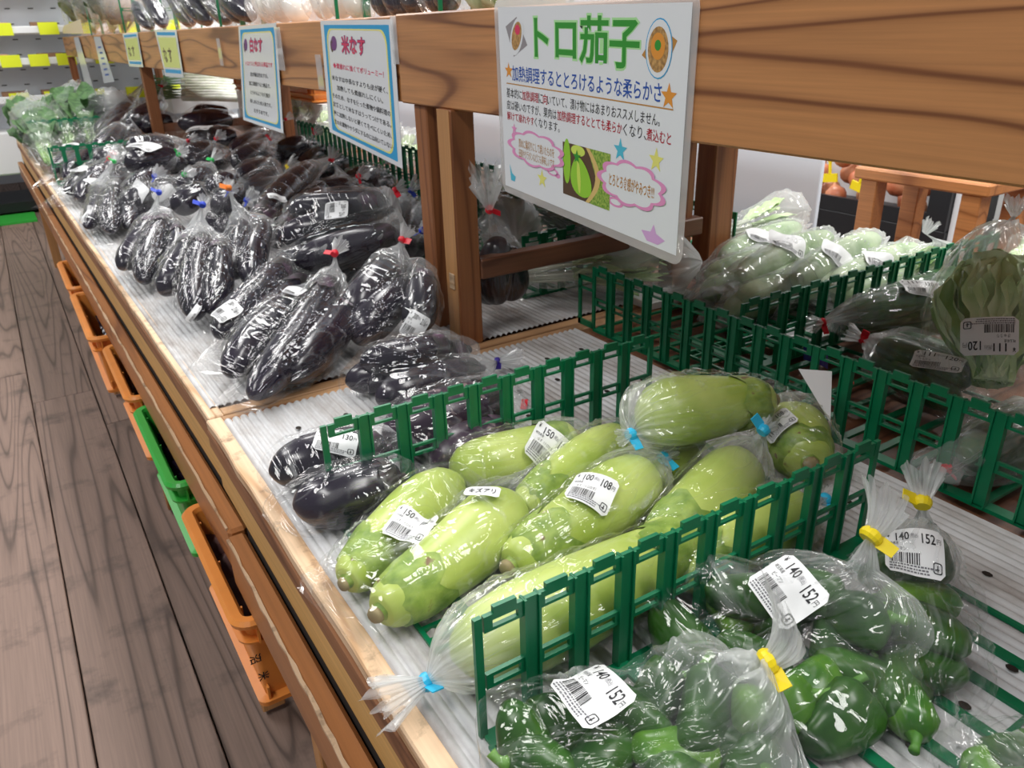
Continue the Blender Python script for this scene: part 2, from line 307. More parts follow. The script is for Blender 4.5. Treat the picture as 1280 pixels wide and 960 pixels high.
# ------------------------------------------------------------------ text as flat print
_tc = {}
def text2d(body, bold=0.0):
    key = (body, bold)
    if key in _tc: return _tc[key]
    c = bpy.data.curves.new('t', 'FONT'); c.body = body; c.resolution_u = 2; c.offset = bold
    o = bpy.data.objects.new('t', c); COL.objects.link(o)
    dg = bpy.context.evaluated_depsgraph_get(); dg.update()
    me = o.evaluated_get(dg).to_mesh()
    v = np.array([(p.co.x, p.co.y) for p in me.vertices]) if len(me.vertices) else np.zeros((1, 2))
    f = [tuple(p.vertices) for p in me.polygons]
    o.evaluated_get(dg).to_mesh_clear(); bpy.data.objects.remove(o); bpy.data.curves.remove(c)
    mn = v.min(0); mx = v.max(0); v = (v-mn)/np.maximum(mx-mn, 1e-6)
    _tc[key] = (v, f); return _tc[key]

class Print:                   # flat artwork in local metres (x right, y up) collected per layer and ink
    def __init__(s): s.items = []   # (verts2d, faces, layer, ink)
    def rect(s, x0, y0, x1, y1, ink, layer=1): s.items.append((np.array([(x0,y0),(x1,y0),(x1,y1),(x0,y1)]), [(0,1,2,3)], layer, ink))
    def poly(s, pts, ink, layer=1): s.items.append((np.array(pts, float), [tuple(range(len(pts)))], layer, ink))
    def fan(s, c, pts, ink, layer=1):
        n = len(pts); s.items.append((np.array([c]+list(pts), float), [(0, i+1, (i+1) % n+1) for i in range(n)], layer, ink))
    def ell(s, cx, cy, rx, ry, ink, layer=1, rot=0, n=24):
        c, d = math.cos(rot), math.sin(rot)
        s.fan((cx, cy), [(cx+rx*math.cos(t)*c-ry*math.sin(t)*d, cy+rx*math.cos(t)*d+ry*math.sin(t)*c) for t in [2*math.pi*i/n for i in range(n)]], ink, layer)
    def ring(s, outer, inner, ink, layer=1):
        n = len(outer); s.items.append((np.array(list(outer)+list(inner)), [(i, (i+1) % n, n+(i+1) % n, n+i) for i in range(n)], layer, ink))
    def text(s, body, x0, y0, x1, y1, ink, layer=2, bold=0.0, rot=0):
        v, f = text2d(body, bold); w = v*np.array([x1-x0, y1-y0])+np.array([x0, y0])
        if rot:
            c = np.array([(x0+x1)/2, (y0+y1)/2]); R = np.array([[math.cos(rot), -math.sin(rot)], [math.sin(rot), math.cos(rot)]]); w = (w-c) @ R.T + c
        s.items.append((w, f, layer, ink))
    def star(s, cx, cy, r, ink, layer=2, rot=0, sx=1):
        pts = []
        for i in range(10):
            a = math.pi/2+rot+i*math.pi/5; q = r if i % 2 == 0 else r*0.42; pts.append((cx+q*math.cos(a)*sx, cy+q*math.sin(a)))
        s.fan((cx, cy), pts, ink, layer)
    def build(s, name, parent, fn, step, inks):  # fn(x, y, off) -> world point
        mats = []; mb = MB()
        for v, f, layer, ink in s.items:
            if ink not in mats: mats.append(ink)
            mb.add([fn(x, y, layer*step) for x, y in v], f, mats.index(ink))
        return mb.obj(name, [inks[i] for i in mats], parent)

# ------------------------------------------------------------------ floor of worn planks
floor = empty('floor', (0, 0, 0), kind='structure')
PW = 0.175
mb = MB(); mb.box((-3.0, -1.5, -0.06), (4.6, 9.6, -0.025)); mb.obj('subfloor', M_dark, floor)
rnd = random.Random(5)
pm = {}
for ln in (1.8, 2.4, 3.0):
    q = MB(); q.box((-PW/2+0.0015, 0, -0.025), (PW/2-0.0015, ln-0.004, 0)); pm[ln] = q.mesh('plank', M_floor, bevel=0.0015)
for i in range(-14, 24):
    x = 0.07 - PW/2 + i*PW; y = -1.5 + rnd.choice([-0.9, -0.4, 0.0])
    while y < 9.0:
        ln = rnd.choice([1.8, 2.4, 3.0]); o = inst('plank', pm[ln], floor, (x, y, rnd.uniform(-0.0012, 0))); y += ln

# ------------------------------------------------------------------ far gondola, walls
def wall(name, lo, hi, mat):
    m_ = MB(); m_.box(lo, hi); o = m_.obj(name, mat); o['kind'] = 'structure'; return o
wall('wall_far', (-3.0, 7.6, 0), (4.6, 7.7, 2.7), M_wall)
wall('wall_right', (4.5, -1.5, 0), (4.6, 7.6, 2.7), M_gwall)
gy = 14.5*S
g = empty('shelving_unit', (0.4, gy+0.3, 0), 'grey and white gondola shelving with yellow price tags closing the aisle', 'shelf')
m_ = MB(); m_.box((-2.6, gy+0.02, 0.02), (3.0, gy+0.55, 0.08)); m_.obj('base_plinth', M_black, g)
m_ = MB(); m_.box((-2.6, gy-0.02, 0.26), (3.0, gy+0.5, 0.52)); m_.obj('base_deck', M_white, g, bevel=0.01)
for i in range(7):
    m_ = MB(); x0 = -2.6+i*0.8; m_.box((x0+0.004, gy+0.28, 0.52), (x0+0.796, gy+0.32, 2.1))
    for zz in np.arange(0.6, 2.05, 0.09):
        for k in range(6): m_.box((x0+0.06+k*0.13, gy+0.277, zz), (x0+0.09+k*0.13, gy+0.2805, zz+0.006), 1)
    m_.obj('perforated_panel', [M_shelfg, M_black], g)
shz = [0.715, 0.935, 1.115, 1.35, 1.6, 1.85]
for z in shz:
    m_ = MB(); m_.box((-2.6, gy+0.02, z-0.035), (3.0, gy+0.27, z)); m_.box((-2.6, gy+0.0, z-0.03), (3.0, gy+0.02, z+0.012))
    m_.obj('shelf', M_shelfw, g, bevel=0.004)
tagm = MB(); tagm.box((-0.055, -0.008, -0.035), (0.055, 0, 0.035)); tagmesh = tagm.mesh('price_tag', M_yell)
rr = random.Random(2)
for z in shz[:4]:
    x = -1.5
    while x < 1.3:
        o = inst('price_tag', tagmesh, g, (x-0.4, -0.302, z-0.004)); x += rr.uniform(0.15, 0.30)
boxm = MB(); boxm.box((-0.07, -0.05, 0), (0.07, 0.05, 0.035)); bms = [boxm.mesh('packet', c) for c in (M_paper, plain('pale_orange_packet', (0.75,0.4,0.25), 0.5), plain('brown_packet', (0.25,0.13,0.07), 0.5))]
for z in shz[:3]:
    for k in range(6):
        o = bpy.data.objects.new('packet', rr.choice(bms)); COL.objects.link(o); o.location = (-0.9+k*0.26+rr.uniform(-.04,.04), gy+0.13, z)
        tag(o, 'small flat packet lying on the far gondola shelves behind the yellow tags', 'packet', 'packets on the far gondola shelves')
# things under the gondola
m_ = MB(); m_.box((-0.20, gy+0.0, 0.0), (0.10, gy-0.3, 0.012)); m_.obj('x', M_gcrate)
bpy.data.objects['x'].name = 'floor_tray'; tag(bpy.data.objects['floor_tray'], 'thin green tray lying on the floor before the far shelving', 'tray')

# ------------------------------------------------------------------ display tables
def fx2(y): return 0.317 + (y-2.186)*(0.243-0.317)/(7.1-2.186)       # front edge of the second table (units)
def fx3(y): return 0.241 + (y-7.3)*(0.193-0.241)/(10.7-7.3)
def table(name, y0, y1, fx, back, label, ry0, ry1, legs):
    t = empty(name, P((fx(y0)+back)/2, (y0+y1)/2, -2.45+0.0), label, 'table')
    def seg(a, b, xo0, xo1, z0, z1, nm, mat, bev=0.0, n=1, jit=0):
        m = MB(); v = []; f = []
        rj = random.Random(int(a*100)+int(z0*-77))
        for i in range(n+1):
            y = a+(b-a)*i/n; x = fx(y); j = rj.uniform(-jit, jit); j2 = rj.uniform(-jit, jit)
            v += [P(x+xo0+j, y, z0), P(x+xo1+j2, y, z0), P(x+xo1+j2, y, z1), P(x+xo0+j, y, z1)]
        for i in range(n):
            o = 4*i; f += [(o, o+4, o+5, o+1), (o+1, o+5, o+6, o+2), (o+2, o+6, o+7, o+3), (o+3, o+7, o+4, o)]
        f += [(0, 1, 2, 3), (4*n+3, 4*n+2, 4*n+1, 4*n)]
        m.add(v, f); return m.obj(nm, mat, t, bevel=bev)
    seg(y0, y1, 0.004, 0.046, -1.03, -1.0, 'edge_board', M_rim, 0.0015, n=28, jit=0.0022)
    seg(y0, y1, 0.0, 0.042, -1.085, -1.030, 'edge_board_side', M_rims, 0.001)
    seg(y0, y1, 0.012, 0.042, -1.225, -1.085, 'plywood_apron', M_ply)
    seg(ry0, ry1-0.012, -0.046, 0.006, -1.395, -1.238, 'rail', M_rail, 0.004)
    seg(ry0+.02, ry1-0.03, -0.0475, -0.040, -1.246, -1.2375, 'worn_edge', M_rim, 0.0, n=60, jit=0.0028)
    seg(ry0, ry1-0.012, 0.013, 0.03, -1.30, -1.226, 'gap_shade_strip', M_dark)  # near-black strip added to paint the shade in the apron gap
    for yy, w_ in ((y0, 0.05), (y1-0.05, 0.05)):
        m = MB(); m.box(P(fx(yy)+0.046, yy, -1.085), P(back, yy+w_, -1.0)); m.obj('end_board', M_joint, t, bevel=0.001)
    m = MB(); m.box(P(fx(y0)+0.046, y0+0.05, -1.05), P(back, y1-0.05, -1.022)); m.obj('top_panel', M_cross, t)
    ys = legs
    for yy in ys:
        for xx in (fx(yy)+0.03, back-0.12):
            m = MB(); m.box(P(xx, yy, -2.45), P(xx+0.09, yy+0.07, -1.24 if xx < 1 else -1.085)); m.obj('leg', M_postl, t, bevel=0.002)
    m = MB(); m.box(P(fx(y0)+0.05, y0+0.03, -1.78), P(back-0.05, y1-0.03, -1.7325)); m.obj('lower_shelf', M_cross, t)
    m = MB(); m.box(P(fx(y0)+0.98, y0+0.03, -1.73), P(fx(y0)+0.98, y1-0.03, -1.09)); m.obj('back_panel', M_cross, t)
    return t
T1 = table('display_table', -0.9, 2.163, lambda y: 0.309, 3.3, 'wooden display counter nearest the camera with worn bare front edge, under the green eggplants', -0.9, 1.93, (-.78, 1.60))
T2 = table('display_table', 2.172, 7.2, fx2, 3.3, 'wooden display counter holding the heap of bagged black eggplants', 1.935, 7.1, (2.48, 4.235, 6.15))
T3 = table('display_table', 7.3, 10.7, fx3, 3.3, 'farthest wooden display counter holding bagged leafy greens', 7.1, 10.7, (7.5, 10.5))

def sheet(y0, y1, x0, x1, pitch, name, label, fx=None, group=None, z=-1.0, amp=0.006, holes=True, skew=None):
    n = int((x1-x0)/pitch)*6; v = []; f = []
    ys = np.linspace(y0, y1, 3)
    for i in range(n+1):
        x = x0+(x1-x0)*i/n; zz = z-0.003+amp*abs(math.sin(math.pi*(x-x0)/pitch))**0.7*1.6
        for y in ys:
            xs = x + (skew(y) if skew else 0); v.append(P(xs, y, zz))
    for y in ys: pass
    k = len(ys)
    for i in range(n):
        for j in range(k-1): f.append((i*k+j, (i+1)*k+j, (i+1)*k+j+1, i*k+j+1))
    t = empty(name, P((x0+x1)/2, (y0+y1)/2, z-0.004), label, 'sheet', group)
    m = MB(); m.add(v, f)
    # underside gives the sheet its thickness
    m.box(P(x0+(skew(y0) if skew else 0), y0, z-0.022), P(x1+(skew(y0) if skew else 0), y1, z-0.0035)) if not skew else None
    m.obj('ribbed_panel', M_sheet, t, smooth=True)
    if holes:
        h = MB(); y = y0+0.16; r = 0
        while y < y1-0.1:
            x = x0+0.09+(0.07 if r % 2 else 0)
            while x < x1-0.05:
                h.fan = None
                c = P(x, y, z+amp*1.2); pts = [c+Vector((0.0034*math.cos(q*math.pi/4), 0.0044*math.sin(q*math.pi/4), 0.0005)) for q in range(8)]
                h.add(pts, [tuple(range(8))]); x += 0.14
            y += 0.155; r += 1
        h.obj('drain_holes', M_dark, t)
    return t
sheet(-0.85, 2.125, 0.352, 1.60, 0.0225, 'corrugated_sheet', 'white ribbed foam sheet lining the near counter under the green eggplants')
sheet(2.232, 7.1, 0.338, 2.10, 0.0225, 'corrugated_sheet', 'white ribbed sheet lining the counter under the black eggplants', holes=False, skew=lambda y: (y-2.2)*-0.0151)
sheet(1.52, 2.10, 2.15, 3.05, 0.0225, 'corrugated_sheet', 'white ribbed sheet under the pale gourd bags behind the posts', holes=False, z=-0.99)

# ------------------------------------------------------------------ upper shelf on posts
US = empty('upper_shelf', P(1.8, 7, -1.0), 'long wooden upper shelf with broad front beam on posts above the counter', 'shelf')
def ubox(nm, lo, hi, mat, bev=0.002): m = MB(); m.box(P(*lo), P(*hi)); return m.obj(nm, mat, US, bevel=bev)
ubox('beam', (1.196, -0.6, -0.223), (1.27, 2.578, 0.050), M_beam)
ubox('beam', (1.206, 2.584, -0.222), (1.27, 7.9, 0.047), M_beam)
ubox('beam', (1.206, 7.91, -0.215), (1.27, 11.0, 0.047), M_beam)
ubox('beam', (1.206, 11.01, -0.210), (1.27, 14.3, 0.045), M_beam)
ubox('back_beam', (2.47, -0.6, -0.20), (2.53, 14.3, 0.045), M_beam)
for i in range(5):
    x0 = 1.272+i*0.239
    ubox('shelf_board', (x0, -0.6, -0.02), (x0+0.235, 14.3, 0.018), M_beam)
for (x0, y0, x1, y1, mt) in ((1.185, 2.215, 1.27, 2.305, M_post), (1.212, 2.43, 1.29, 2.52, M_post), (2.17, 2.24, 2.27, 2.32, M_post), (2.37, 2.24, 2.50, 2.34, M_post),
                       (1.21, 7.86, 1.30, 7.96, M_post), (2.37, 7.8, 2.47, 7.9, M_post), (1.2, 14.1, 1.29, 14.2, M_post), (2.37, 14.1, 2.47, 14.2, M_post)):
    m = MB(); z1 = -0.20 if y0 != 2.215 else -0.223
    if x0 < 1.3: z1 = -0.2235
    m.box(P(x0, y0, -1.0 if y0 > 2.18 else -1.0), P(x1, y1, z1)); m.obj('post', mt, US, bevel=0.002)
m = MB(); m.box(P(1.1835, 2.222, -1.0), P(1.185, 2.30, -0.224)); m.obj('pale_post_face', M_postl, US)
ubox('cross_rail', (1.27, 2.21, -0.773), (2.30, 2.265, -0.704), M_cross)
ubox('cross_rail', (1.27, 7.88, -0.773), (2.40, 7.94, -0.704), M_cross)
ubox('cross_rail', (1.30, 2.225, -0.10), (2.47, 2.30, -0.03), M_cross)
m = MB(); m.box(P(1.179, 2.24, -0.80), P(1.1835, 2.275, -0.745)); m.obj('pale_peg', M_rim, US, bevel=0.001)

# ------------------------------------------------------------------ paper signs on the beam
INK = {'white': plain('sign_paper', (0.80, 0.83, 0.87), 0.25, coat=0.4), 'green': inkm('sign_green', (0.03, 0.30, 0.03)), 'lgreen': inkm('sign_light_green', (0.42, 0.78, 0.36)),
       'blue': inkm('sign_blue', (0.02, 0.09, 0.42)), 'black': M_ink, 'red': inkm('sign_red', (0.45, 0.01, 0.03)), 'orange': inkm('sign_orange', (0.75, 0.30, 0.04)),
       'brown': inkm('sign_brown', (0.50, 0.24, 0.05)), 'pink': inkm('sign_pink', (0.78, 0.30, 0.56)), 'cyan': inkm('sign_cyan', (0.08, 0.50, 0.68)),
       'yellow': inkm('sign_yellow', (0.80, 0.78, 0.20)), 'lilac': inkm('sign_lilac', (0.68, 0.40, 0.72)), 'border': inkm('sign_border_blue', (0.02, 0.36, 0.70)),
       'ybord': inkm('sign_border_yellow', (0.85, 0.82, 0.25)), 'pyel': inkm('sign_pale_yellow', (0.72, 0.80, 0.25)), 'dark': inkm('sign_dark_brown', (0.10, 0.055, 0.03)),
       'veg': inkm('sign_veg_green', (0.30, 0.62, 0.04)), 'vegl': inkm('sign_veg_light', (0.62, 0.78, 0.12)), 'basket': inkm('sign_basket', (0.70, 0.50, 0.18)),
       'grass': veg_mat('sign_grass', (0.10, 0.26, 0.02), (0.40, 0.52, 0.10), 0.5, scale=(400,400,400)), 'grey': inkm('sign_grey', (0.30, 0.28, 0.30)), 'food': veg_mat('sign_food', (0.60, 0.35, 0.12), (0.30, 0.16, 0.05), 0.5, scale=(300,300,300)),
       'crimson': inkm('sign_crimson', (0.70, 0.04, 0.12)), 'purple': inkm('sign_purple', (0.18, 0.05, 0.22)), 'film': film_mat('laminate_film', haze=0.35, gloss=0.12, bump=0.0)}
def sign(label, corners, art, lam=0.008, name='paper_sign', cat='sign', tilt=0):
    TL, TR, BR, BL = [Vector(c) for c in corners]
    W = (TR-TL).length; H = (TL-BL).length
    nrm = (TR-TL).cross(BL-TL).normalized()
    if nrm.x > 0: nrm = -nrm
    def fn(x, y, off):     # x right 0..W, y up 0..H
        a, b = x/W, 1-y/H
        p = TL*(1-a)*(1-b)+TR*a*(1-b)+BR*a*b+BL*(1-a)*b
        return p + nrm*(off)
    t = empty(name, fn(W/2, 0, 0), label, cat)
    if lam:
        m = MB(); r = 0.012; pts = []
        for cx, cy, a0 in ((W+lam-r, H+lam-r, 0), (-lam+r, H+lam-r, 90), (-lam+r, -lam+r, 180), (W+lam-r, -lam+r, 270)):
            for k in range(5): an = math.radians(a0+k*22.5); pts.append((cx+r*math.cos(an), cy+r*math.sin(an)))
        n = len(pts); m.add([fn(x, y, -0.0008) for x, y in pts]+[fn(x, y, -0.0002) for x, y in pts], [tuple(range(n))[::-1], tuple(range(n, 2*n))]+[(i, (i+1) % n, n+(i+1) % n, n+i) for i in range(n)])
        m.obj('laminate_sleeve', INK['film'], t)
    m = MB(); m.add([fn(0,0,0), fn(W,0,0), fn(W,H,0), fn(0,H,0)], [(0,1,2,3)])
    m.add([fn(0,0,-.0004), fn(W,0,-.0004), fn(W,H,-.0004), fn(0,H,-.0004)], [(3,2,1,0)]); m.obj('paper', INK['white'], t)
    p = Print(); art(p, W, H)
    if p.items: p.build('print', t, fn, 0.00012, INK)
    return t
def rrect(x0, y0, x1, y1, r, n=6):
    pts = []
    for cx, cy, a0 in ((x1-r, y1-r, 0), (x0+r, y1-r, 90), (x0+r, y0+r, 180), (x1-r, y0+r, 270)):
        for k in range(n): an = math.radians(a0+k*90/(n-1)); pts.append((cx+r*math.cos(an), cy+r*math.sin(an)))
    return pts
def cloud(p, cx, cy, rx, ry, rot, n=9):
    out, inn = [], []
    for i in range(n*8):
        t = 2*math.pi*i/(n*8); s = abs(math.sin(n*t/2)); ro = 0.86+0.16*s; ri = 0.76+0.12*s
        for q, l in ((ro, out), (ri, inn)):
            x, y = rx*q*math.cos(t), ry*q*math.sin(t); l.append((cx+x*math.cos(rot)-y*math.sin(rot), cy+x*math.sin(rot)+y*math.cos(rot)))
    p.fan((cx, cy), out, 'white', 6); p.ring(out, inn, 'pink', 7)
def art_main(p, W, H):
    X = lambda a: a*W; Y = lambda b: (1-b)*H
    for ch, a, b, c, d in (('ト', .235, .055, .322, .245), ('ロ', .362, .075, .480, .238), ('茄', .497, .045, .645, .255), ('子', .651, .062, .792, .262)):
        p.text(ch, X(a)-.002, Y(d)-.002, X(c)+.002, Y(b)+.002, 'lgreen', 1, bold=0.045); p.text(ch, X(a), Y(d), X(c), Y(b), 'green', 2, bold=0.02)
    p.text('加熱調理するととろけるような柔らかさ', X(.082), Y(.383), X(.897), Y(.300), 'blue', 2, bold=0.008)
    p.star(X(.060), Y(.332), .0085, 'orange'); p.star(X(.928), Y(.352), .0105, 'orange')
    p.rect(X(.040), Y(.404), X(.95), Y(.398), 'brown')
    def run(parts, x0, x1, y0, y1):
        n = sum(len(q[0]) for q in parts); x = x0
        for s_, ink, b_ in parts:
            w = (x1-x0)*len(s_)/n; p.text(s_, X(x), Y(y1), X(x+w*0.985), Y(y0), ink, 2, bold=b_); x += w
    run((('基本的に', 'black', 0.0), ('加熱調理', 'red', .008), ('に', 'black', 0), ('向', 'red', .008), ('いていて、漬け物にはあまりおススメしません。', 'black', 0)), .038, .905, .425, .478)
    run((('皮は硬いのですが、果肉は', 'black', 0.0), ('加熱調理するととても柔らか', 'red', .008), ('くなり、', 'black', 0), ('煮込むと', 'red', .008)), .036, .950, .492, .545)
    run((('解けて崩れやす', 'red', .008), ('くなります。', 'black', 0)), .036, .385, .556, .605)
    cloud(p, X(.226), Y(.733), X(.190), H*.098, -0.0); p.ell(X(.336), Y(.822), .011, .004, 'pink', 1); p.ell(X(.336), Y(.822), .007, .0022, 'white', 2); p.ell(X(.367), Y(.833), .005, .0025, 'pink', 1)
    p.text('厚めに輪切りにして焼いたものを', X(.115), Y(.745), X(.350), Y(.692), 'brown', 8); p.text('田楽やグラタンなどにも美味しいです', X(.115), Y(.798), X(.350), Y(.750), 'brown', 8)
    cloud(p, X(.775), Y(.757), X(.172), H*.105, 0.0); p.ell(X(.700), Y(.862), .012, .0045, 'pink', 1); p.ell(X(.700), Y(.862), .008, .0025, 'white', 2)
    p.text('とろとろ食感がやみつき!!!', X(.666), Y(.790), X(.889), Y(.728), 'brown', 8, bold=0.01)
    # printed picture of a light green eggplant in a basket
    p.rect(X(.400), Y(.915), X(.668), Y(.645), 'dark', 1); p.poly([(X(.545), Y(.645)), (X(.668), Y(.645)), (X(.668), Y(.915)), (X(.560), Y(.915)), (X(.60), Y(.80))], 'grass', 2)
    p.ell(X(.425), Y(.74), X(.022), .022, 'veg', 2); p.ell(X(.49), Y(.672), X(.040), .0052, 'vegl', 2)
    a_ = [(X(.535+.055*math.sin(t*math.pi)), Y(.645+.27*t)) for t in np.linspace(0, 1, 12)]; b_ = [(X(.555+.062*math.sin(t*math.pi)), Y(.645+.27*t)) for t in np.linspace(0, 1, 12)]
    p.items.append((np.array(a_+b_), [(i, i+1, 13+i, 12+i) for i in range(11)], 3, 'basket'))
    e = [(X(.506+.058*w_*math.cos(t)*(1-.30*math.sin(t))+.012*math.sin(-t)), Y(.800-.098*math.sin(t))) for w_ in (1,) for t in np.linspace(0, 2*math.pi, 28, endpoint=False)]
    p.fan((X(.503), Y(.80)), e, 'veg', 4); p.ell(X(.497), Y(.80), X(.010), .016, 'vegl', 5, 0.1)
    p.star(X(.485), Y(.703), .007, 'green', 5)
    p.poly([(X(.05), Y(.10)), (X(.125), Y(.05)), (X(.190), Y(.19)), (X(.098), Y(.255))], 'grey', 1)
    p.ell(X(.122), Y(.150), .0115, .020, 'white', 2, -0.45); p.ell(X(.122), Y(.147), .0088, .015, 'food', 3, -0.45); p.ell(X(.13), Y(.115), .005, .005, 'crimson', 4)
    p.poly([(X(.803), Y(.20)), (X(.875), Y(.085)), (X(.95), Y(.138)), (X(.897), Y(.277))], 'brown', 1)
    p.ell(X(.876), Y(.172), .0170, .0225, 'border', 2); p.ell(X(.876), Y(.172), .0160, .0215, 'white', 3); p.ell(X(.874), Y(.175), .0130, .0170, 'food', 4); p.ell(X(.873), Y(.162), .009, .010, 'orange', 5); p.ell(X(.873), Y(.158), .004, .004, 'green', 6)
    p.star(X(.083), Y(.648), .006, 'pink'); p.star(X(.717), Y(.615), .0105, 'cyan'); p.star(X(.888), Y(.620), .0105, 'yellow'); p.star(X(.266), Y(.880), .010, 'yellow')
    p.fan((X(.052), Y(.92)), [(X(.040), Y(.86)), (X(.055), Y(.91)), (X(.080), Y(.925)), (X(.072), Y(.955)), (X(.045), Y(.955))], 'cyan', 2)
    p.fan((X(.892), Y(.955)), [(X(.892), Y(.90)), (X(.905), Y(.938)), (X(.947), Y(.955)), (X(.915), Y(.985)), (X(.862), Y(.985)), (X(.834), Y(.945)), (X(.878), Y(.938))], 'lilac', 2)
def art_bordered(title, lines, ink='crimson', n=7, first='◆煮崩れに強くてボリューミー！'):
    def art(p, W, H):
        X = lambda a: a*W; Y = lambda b: (1-b)*H
        p.ring(rrect(X(.05), Y(.965), X(.95), Y(.035), .0015), rrect(X(.10), Y(.925), X(.90), Y(.075), .022), 'border', 1)
        p.ring(rrect(X(.085), Y(.935), X(.915), Y(.065), .020), rrect(X(.10), Y(.925), X(.90), Y(.075), .022), 'ybord', 2)
        p.text(title, X(.30), Y(.265), X(.64), Y(.115), 'purple', 3, bold=0.05); p.text(title, X(.305), Y(.260), X(.635), Y(.12), 'crimson', 4, bold=0.02)
        p.ell(X(.19), Y(.185), X(.045), H*.06, 'purple', 3, 0.25); p.ell(X(.155), Y(.21), X(.02), H*.05, 'dark', 3, 0.1)
        p.text(first, X(.15), Y(.395), X(.85), Y(.345), 'crimson', 3, bold=0.015)
        k = len(lines)
        for i, l in enumerate(lines):
            c = .455+i*(.47/k); w = min(.80, .045*len(l)+.05)/2
            p.text(l, X(.5-w), Y(c+.045), X(.5+w), Y(c), 'black', 3, bold=0.01)
    return art
def art_small(bg, ttl):
    def art(p, W, H):
        X = lambda a: a*W; Y = lambda b: (1-b)*H
        p.rect(X(.08), Y(.80), X(.92), Y(.16), bg, 1); p.rect(X(.08), Y(.92), X(.92), Y(.84), 'border', 1); p.rect(X(.08), Y(.12), X(.92), Y(.05), 'border', 1)
        for i, ch in enumerate(ttl): p.text(ch, X(.18+i*.25), Y(.70), X(.36+i*.25), Y(.38), 'dark', 2, bold=0.03)
    return art
SX = 1.19
sign('large laminated white sign headed in green characters, with a printed light green eggplant', [P(SX, 1.927, .050), P(SX, 1.215, .036), P(SX, 1.217, -.462), P(SX, 1.913, -.406)], art_main)
sign('white sign with blue border and crimson title, hanging left of the wooden post', [P(SX+.008, 3.28, .045), P(SX+.008, 2.60, .036), P(SX, 2.60, -.445), P(SX, 3.30, -.378)],
     art_bordered('米なす', ['米なすは中長なすよりも皮が硬く、', '加熱しても煮崩れしにくい。', 'そのため、なすを使った煮物や鍋料理の', '定番として米なすはうってつけである。', '更に加熱しないと硬くて食べにくいため、', '生のお漬物やサラダにするのには向いていない']), lam=0)
sign('blue-bordered white sign, the smaller looking one farther along the beam with grey picture', [P(SX+.01, 4.50, .043), P(SX+.01, 3.86, .048), P(SX, 3.95, -.440), P(SX, 4.66, -.428)],
     art_bordered('白なす', ['皮が緑白色なすび。', '加工調理すると絶品で、', 'とろけるような食感が', '楽しめるため人気です。', 'おすすめです。'], first='トロナスと呼ばれる商品です'), lam=0)
sign('small yellow and white sign with three dark characters, nearer of the yellow pair', [P(SX+.01, 6.83, .056), P(SX+.01, 6.05, .046), P(SX, 6.05, -.254), P(SX, 6.70, -.264)], art_small('pyel', 'なす'), lam=0)
sign('small yellow and white sign, farther of the yellow pair on the beam', [P(SX+.01, 8.412, .043), P(SX+.01, 7.60, .048), P(SX, 7.60, -.222), P(SX, 8.35, -.231)], art_small('pyel', 'なす'), lam=0)
def art_plain(p, W, H):
    for i in range(6): p.rect(W*.3, H*(.15+i*.12), W*.7, H*(.19+i*.12), 'blue', 1)
sign('narrow white paper slip hanging from the far part of the beam', [atx(117, 46, SX), atx(125, 46, SX), atx(143, 102, SX), atx(130, 104, SX)], art_plain, lam=0, name='paper_slip')
sign('white paper strip hanging loose at the far end of the beam', [atx(92, 47, SX), atx(98, 46, SX), atx(117, 112, SX), atx(108, 114, SX)], lambda p, W, H: None, lam=0, name='paper_slip')
# tape holding the signs
for a, b, lb in (((273, 48), (281, 82), 'left'), ((346, 34), (358, 88), 'right'), ((398, 68), (407, 112), 'left'), ((493, 20), (500, 80), 'right')):
    m = MB(); q0 = atx(*a, SX+.012); q1 = atx(b[0], b[1], SX+.012)
    y0_, y1_ = sorted((q0.y, q1.y)); z0_, z1_ = sorted((q0.z, q1.z)); m.box((SX*S+.0006, y0_-.006, z0_), (SX*S+.0014, y1_+.006, z1_))
    o = m.obj('clear_tape', INK['film'], origin=(SX*S, y0_, z0_)); tag(o, 'clear tape strip at the %s side of the %s blue-bordered sign' % (lb, 'farther' if a[0] < 380 else 'nearer'), 'tape', 'tape on the bordered signs')

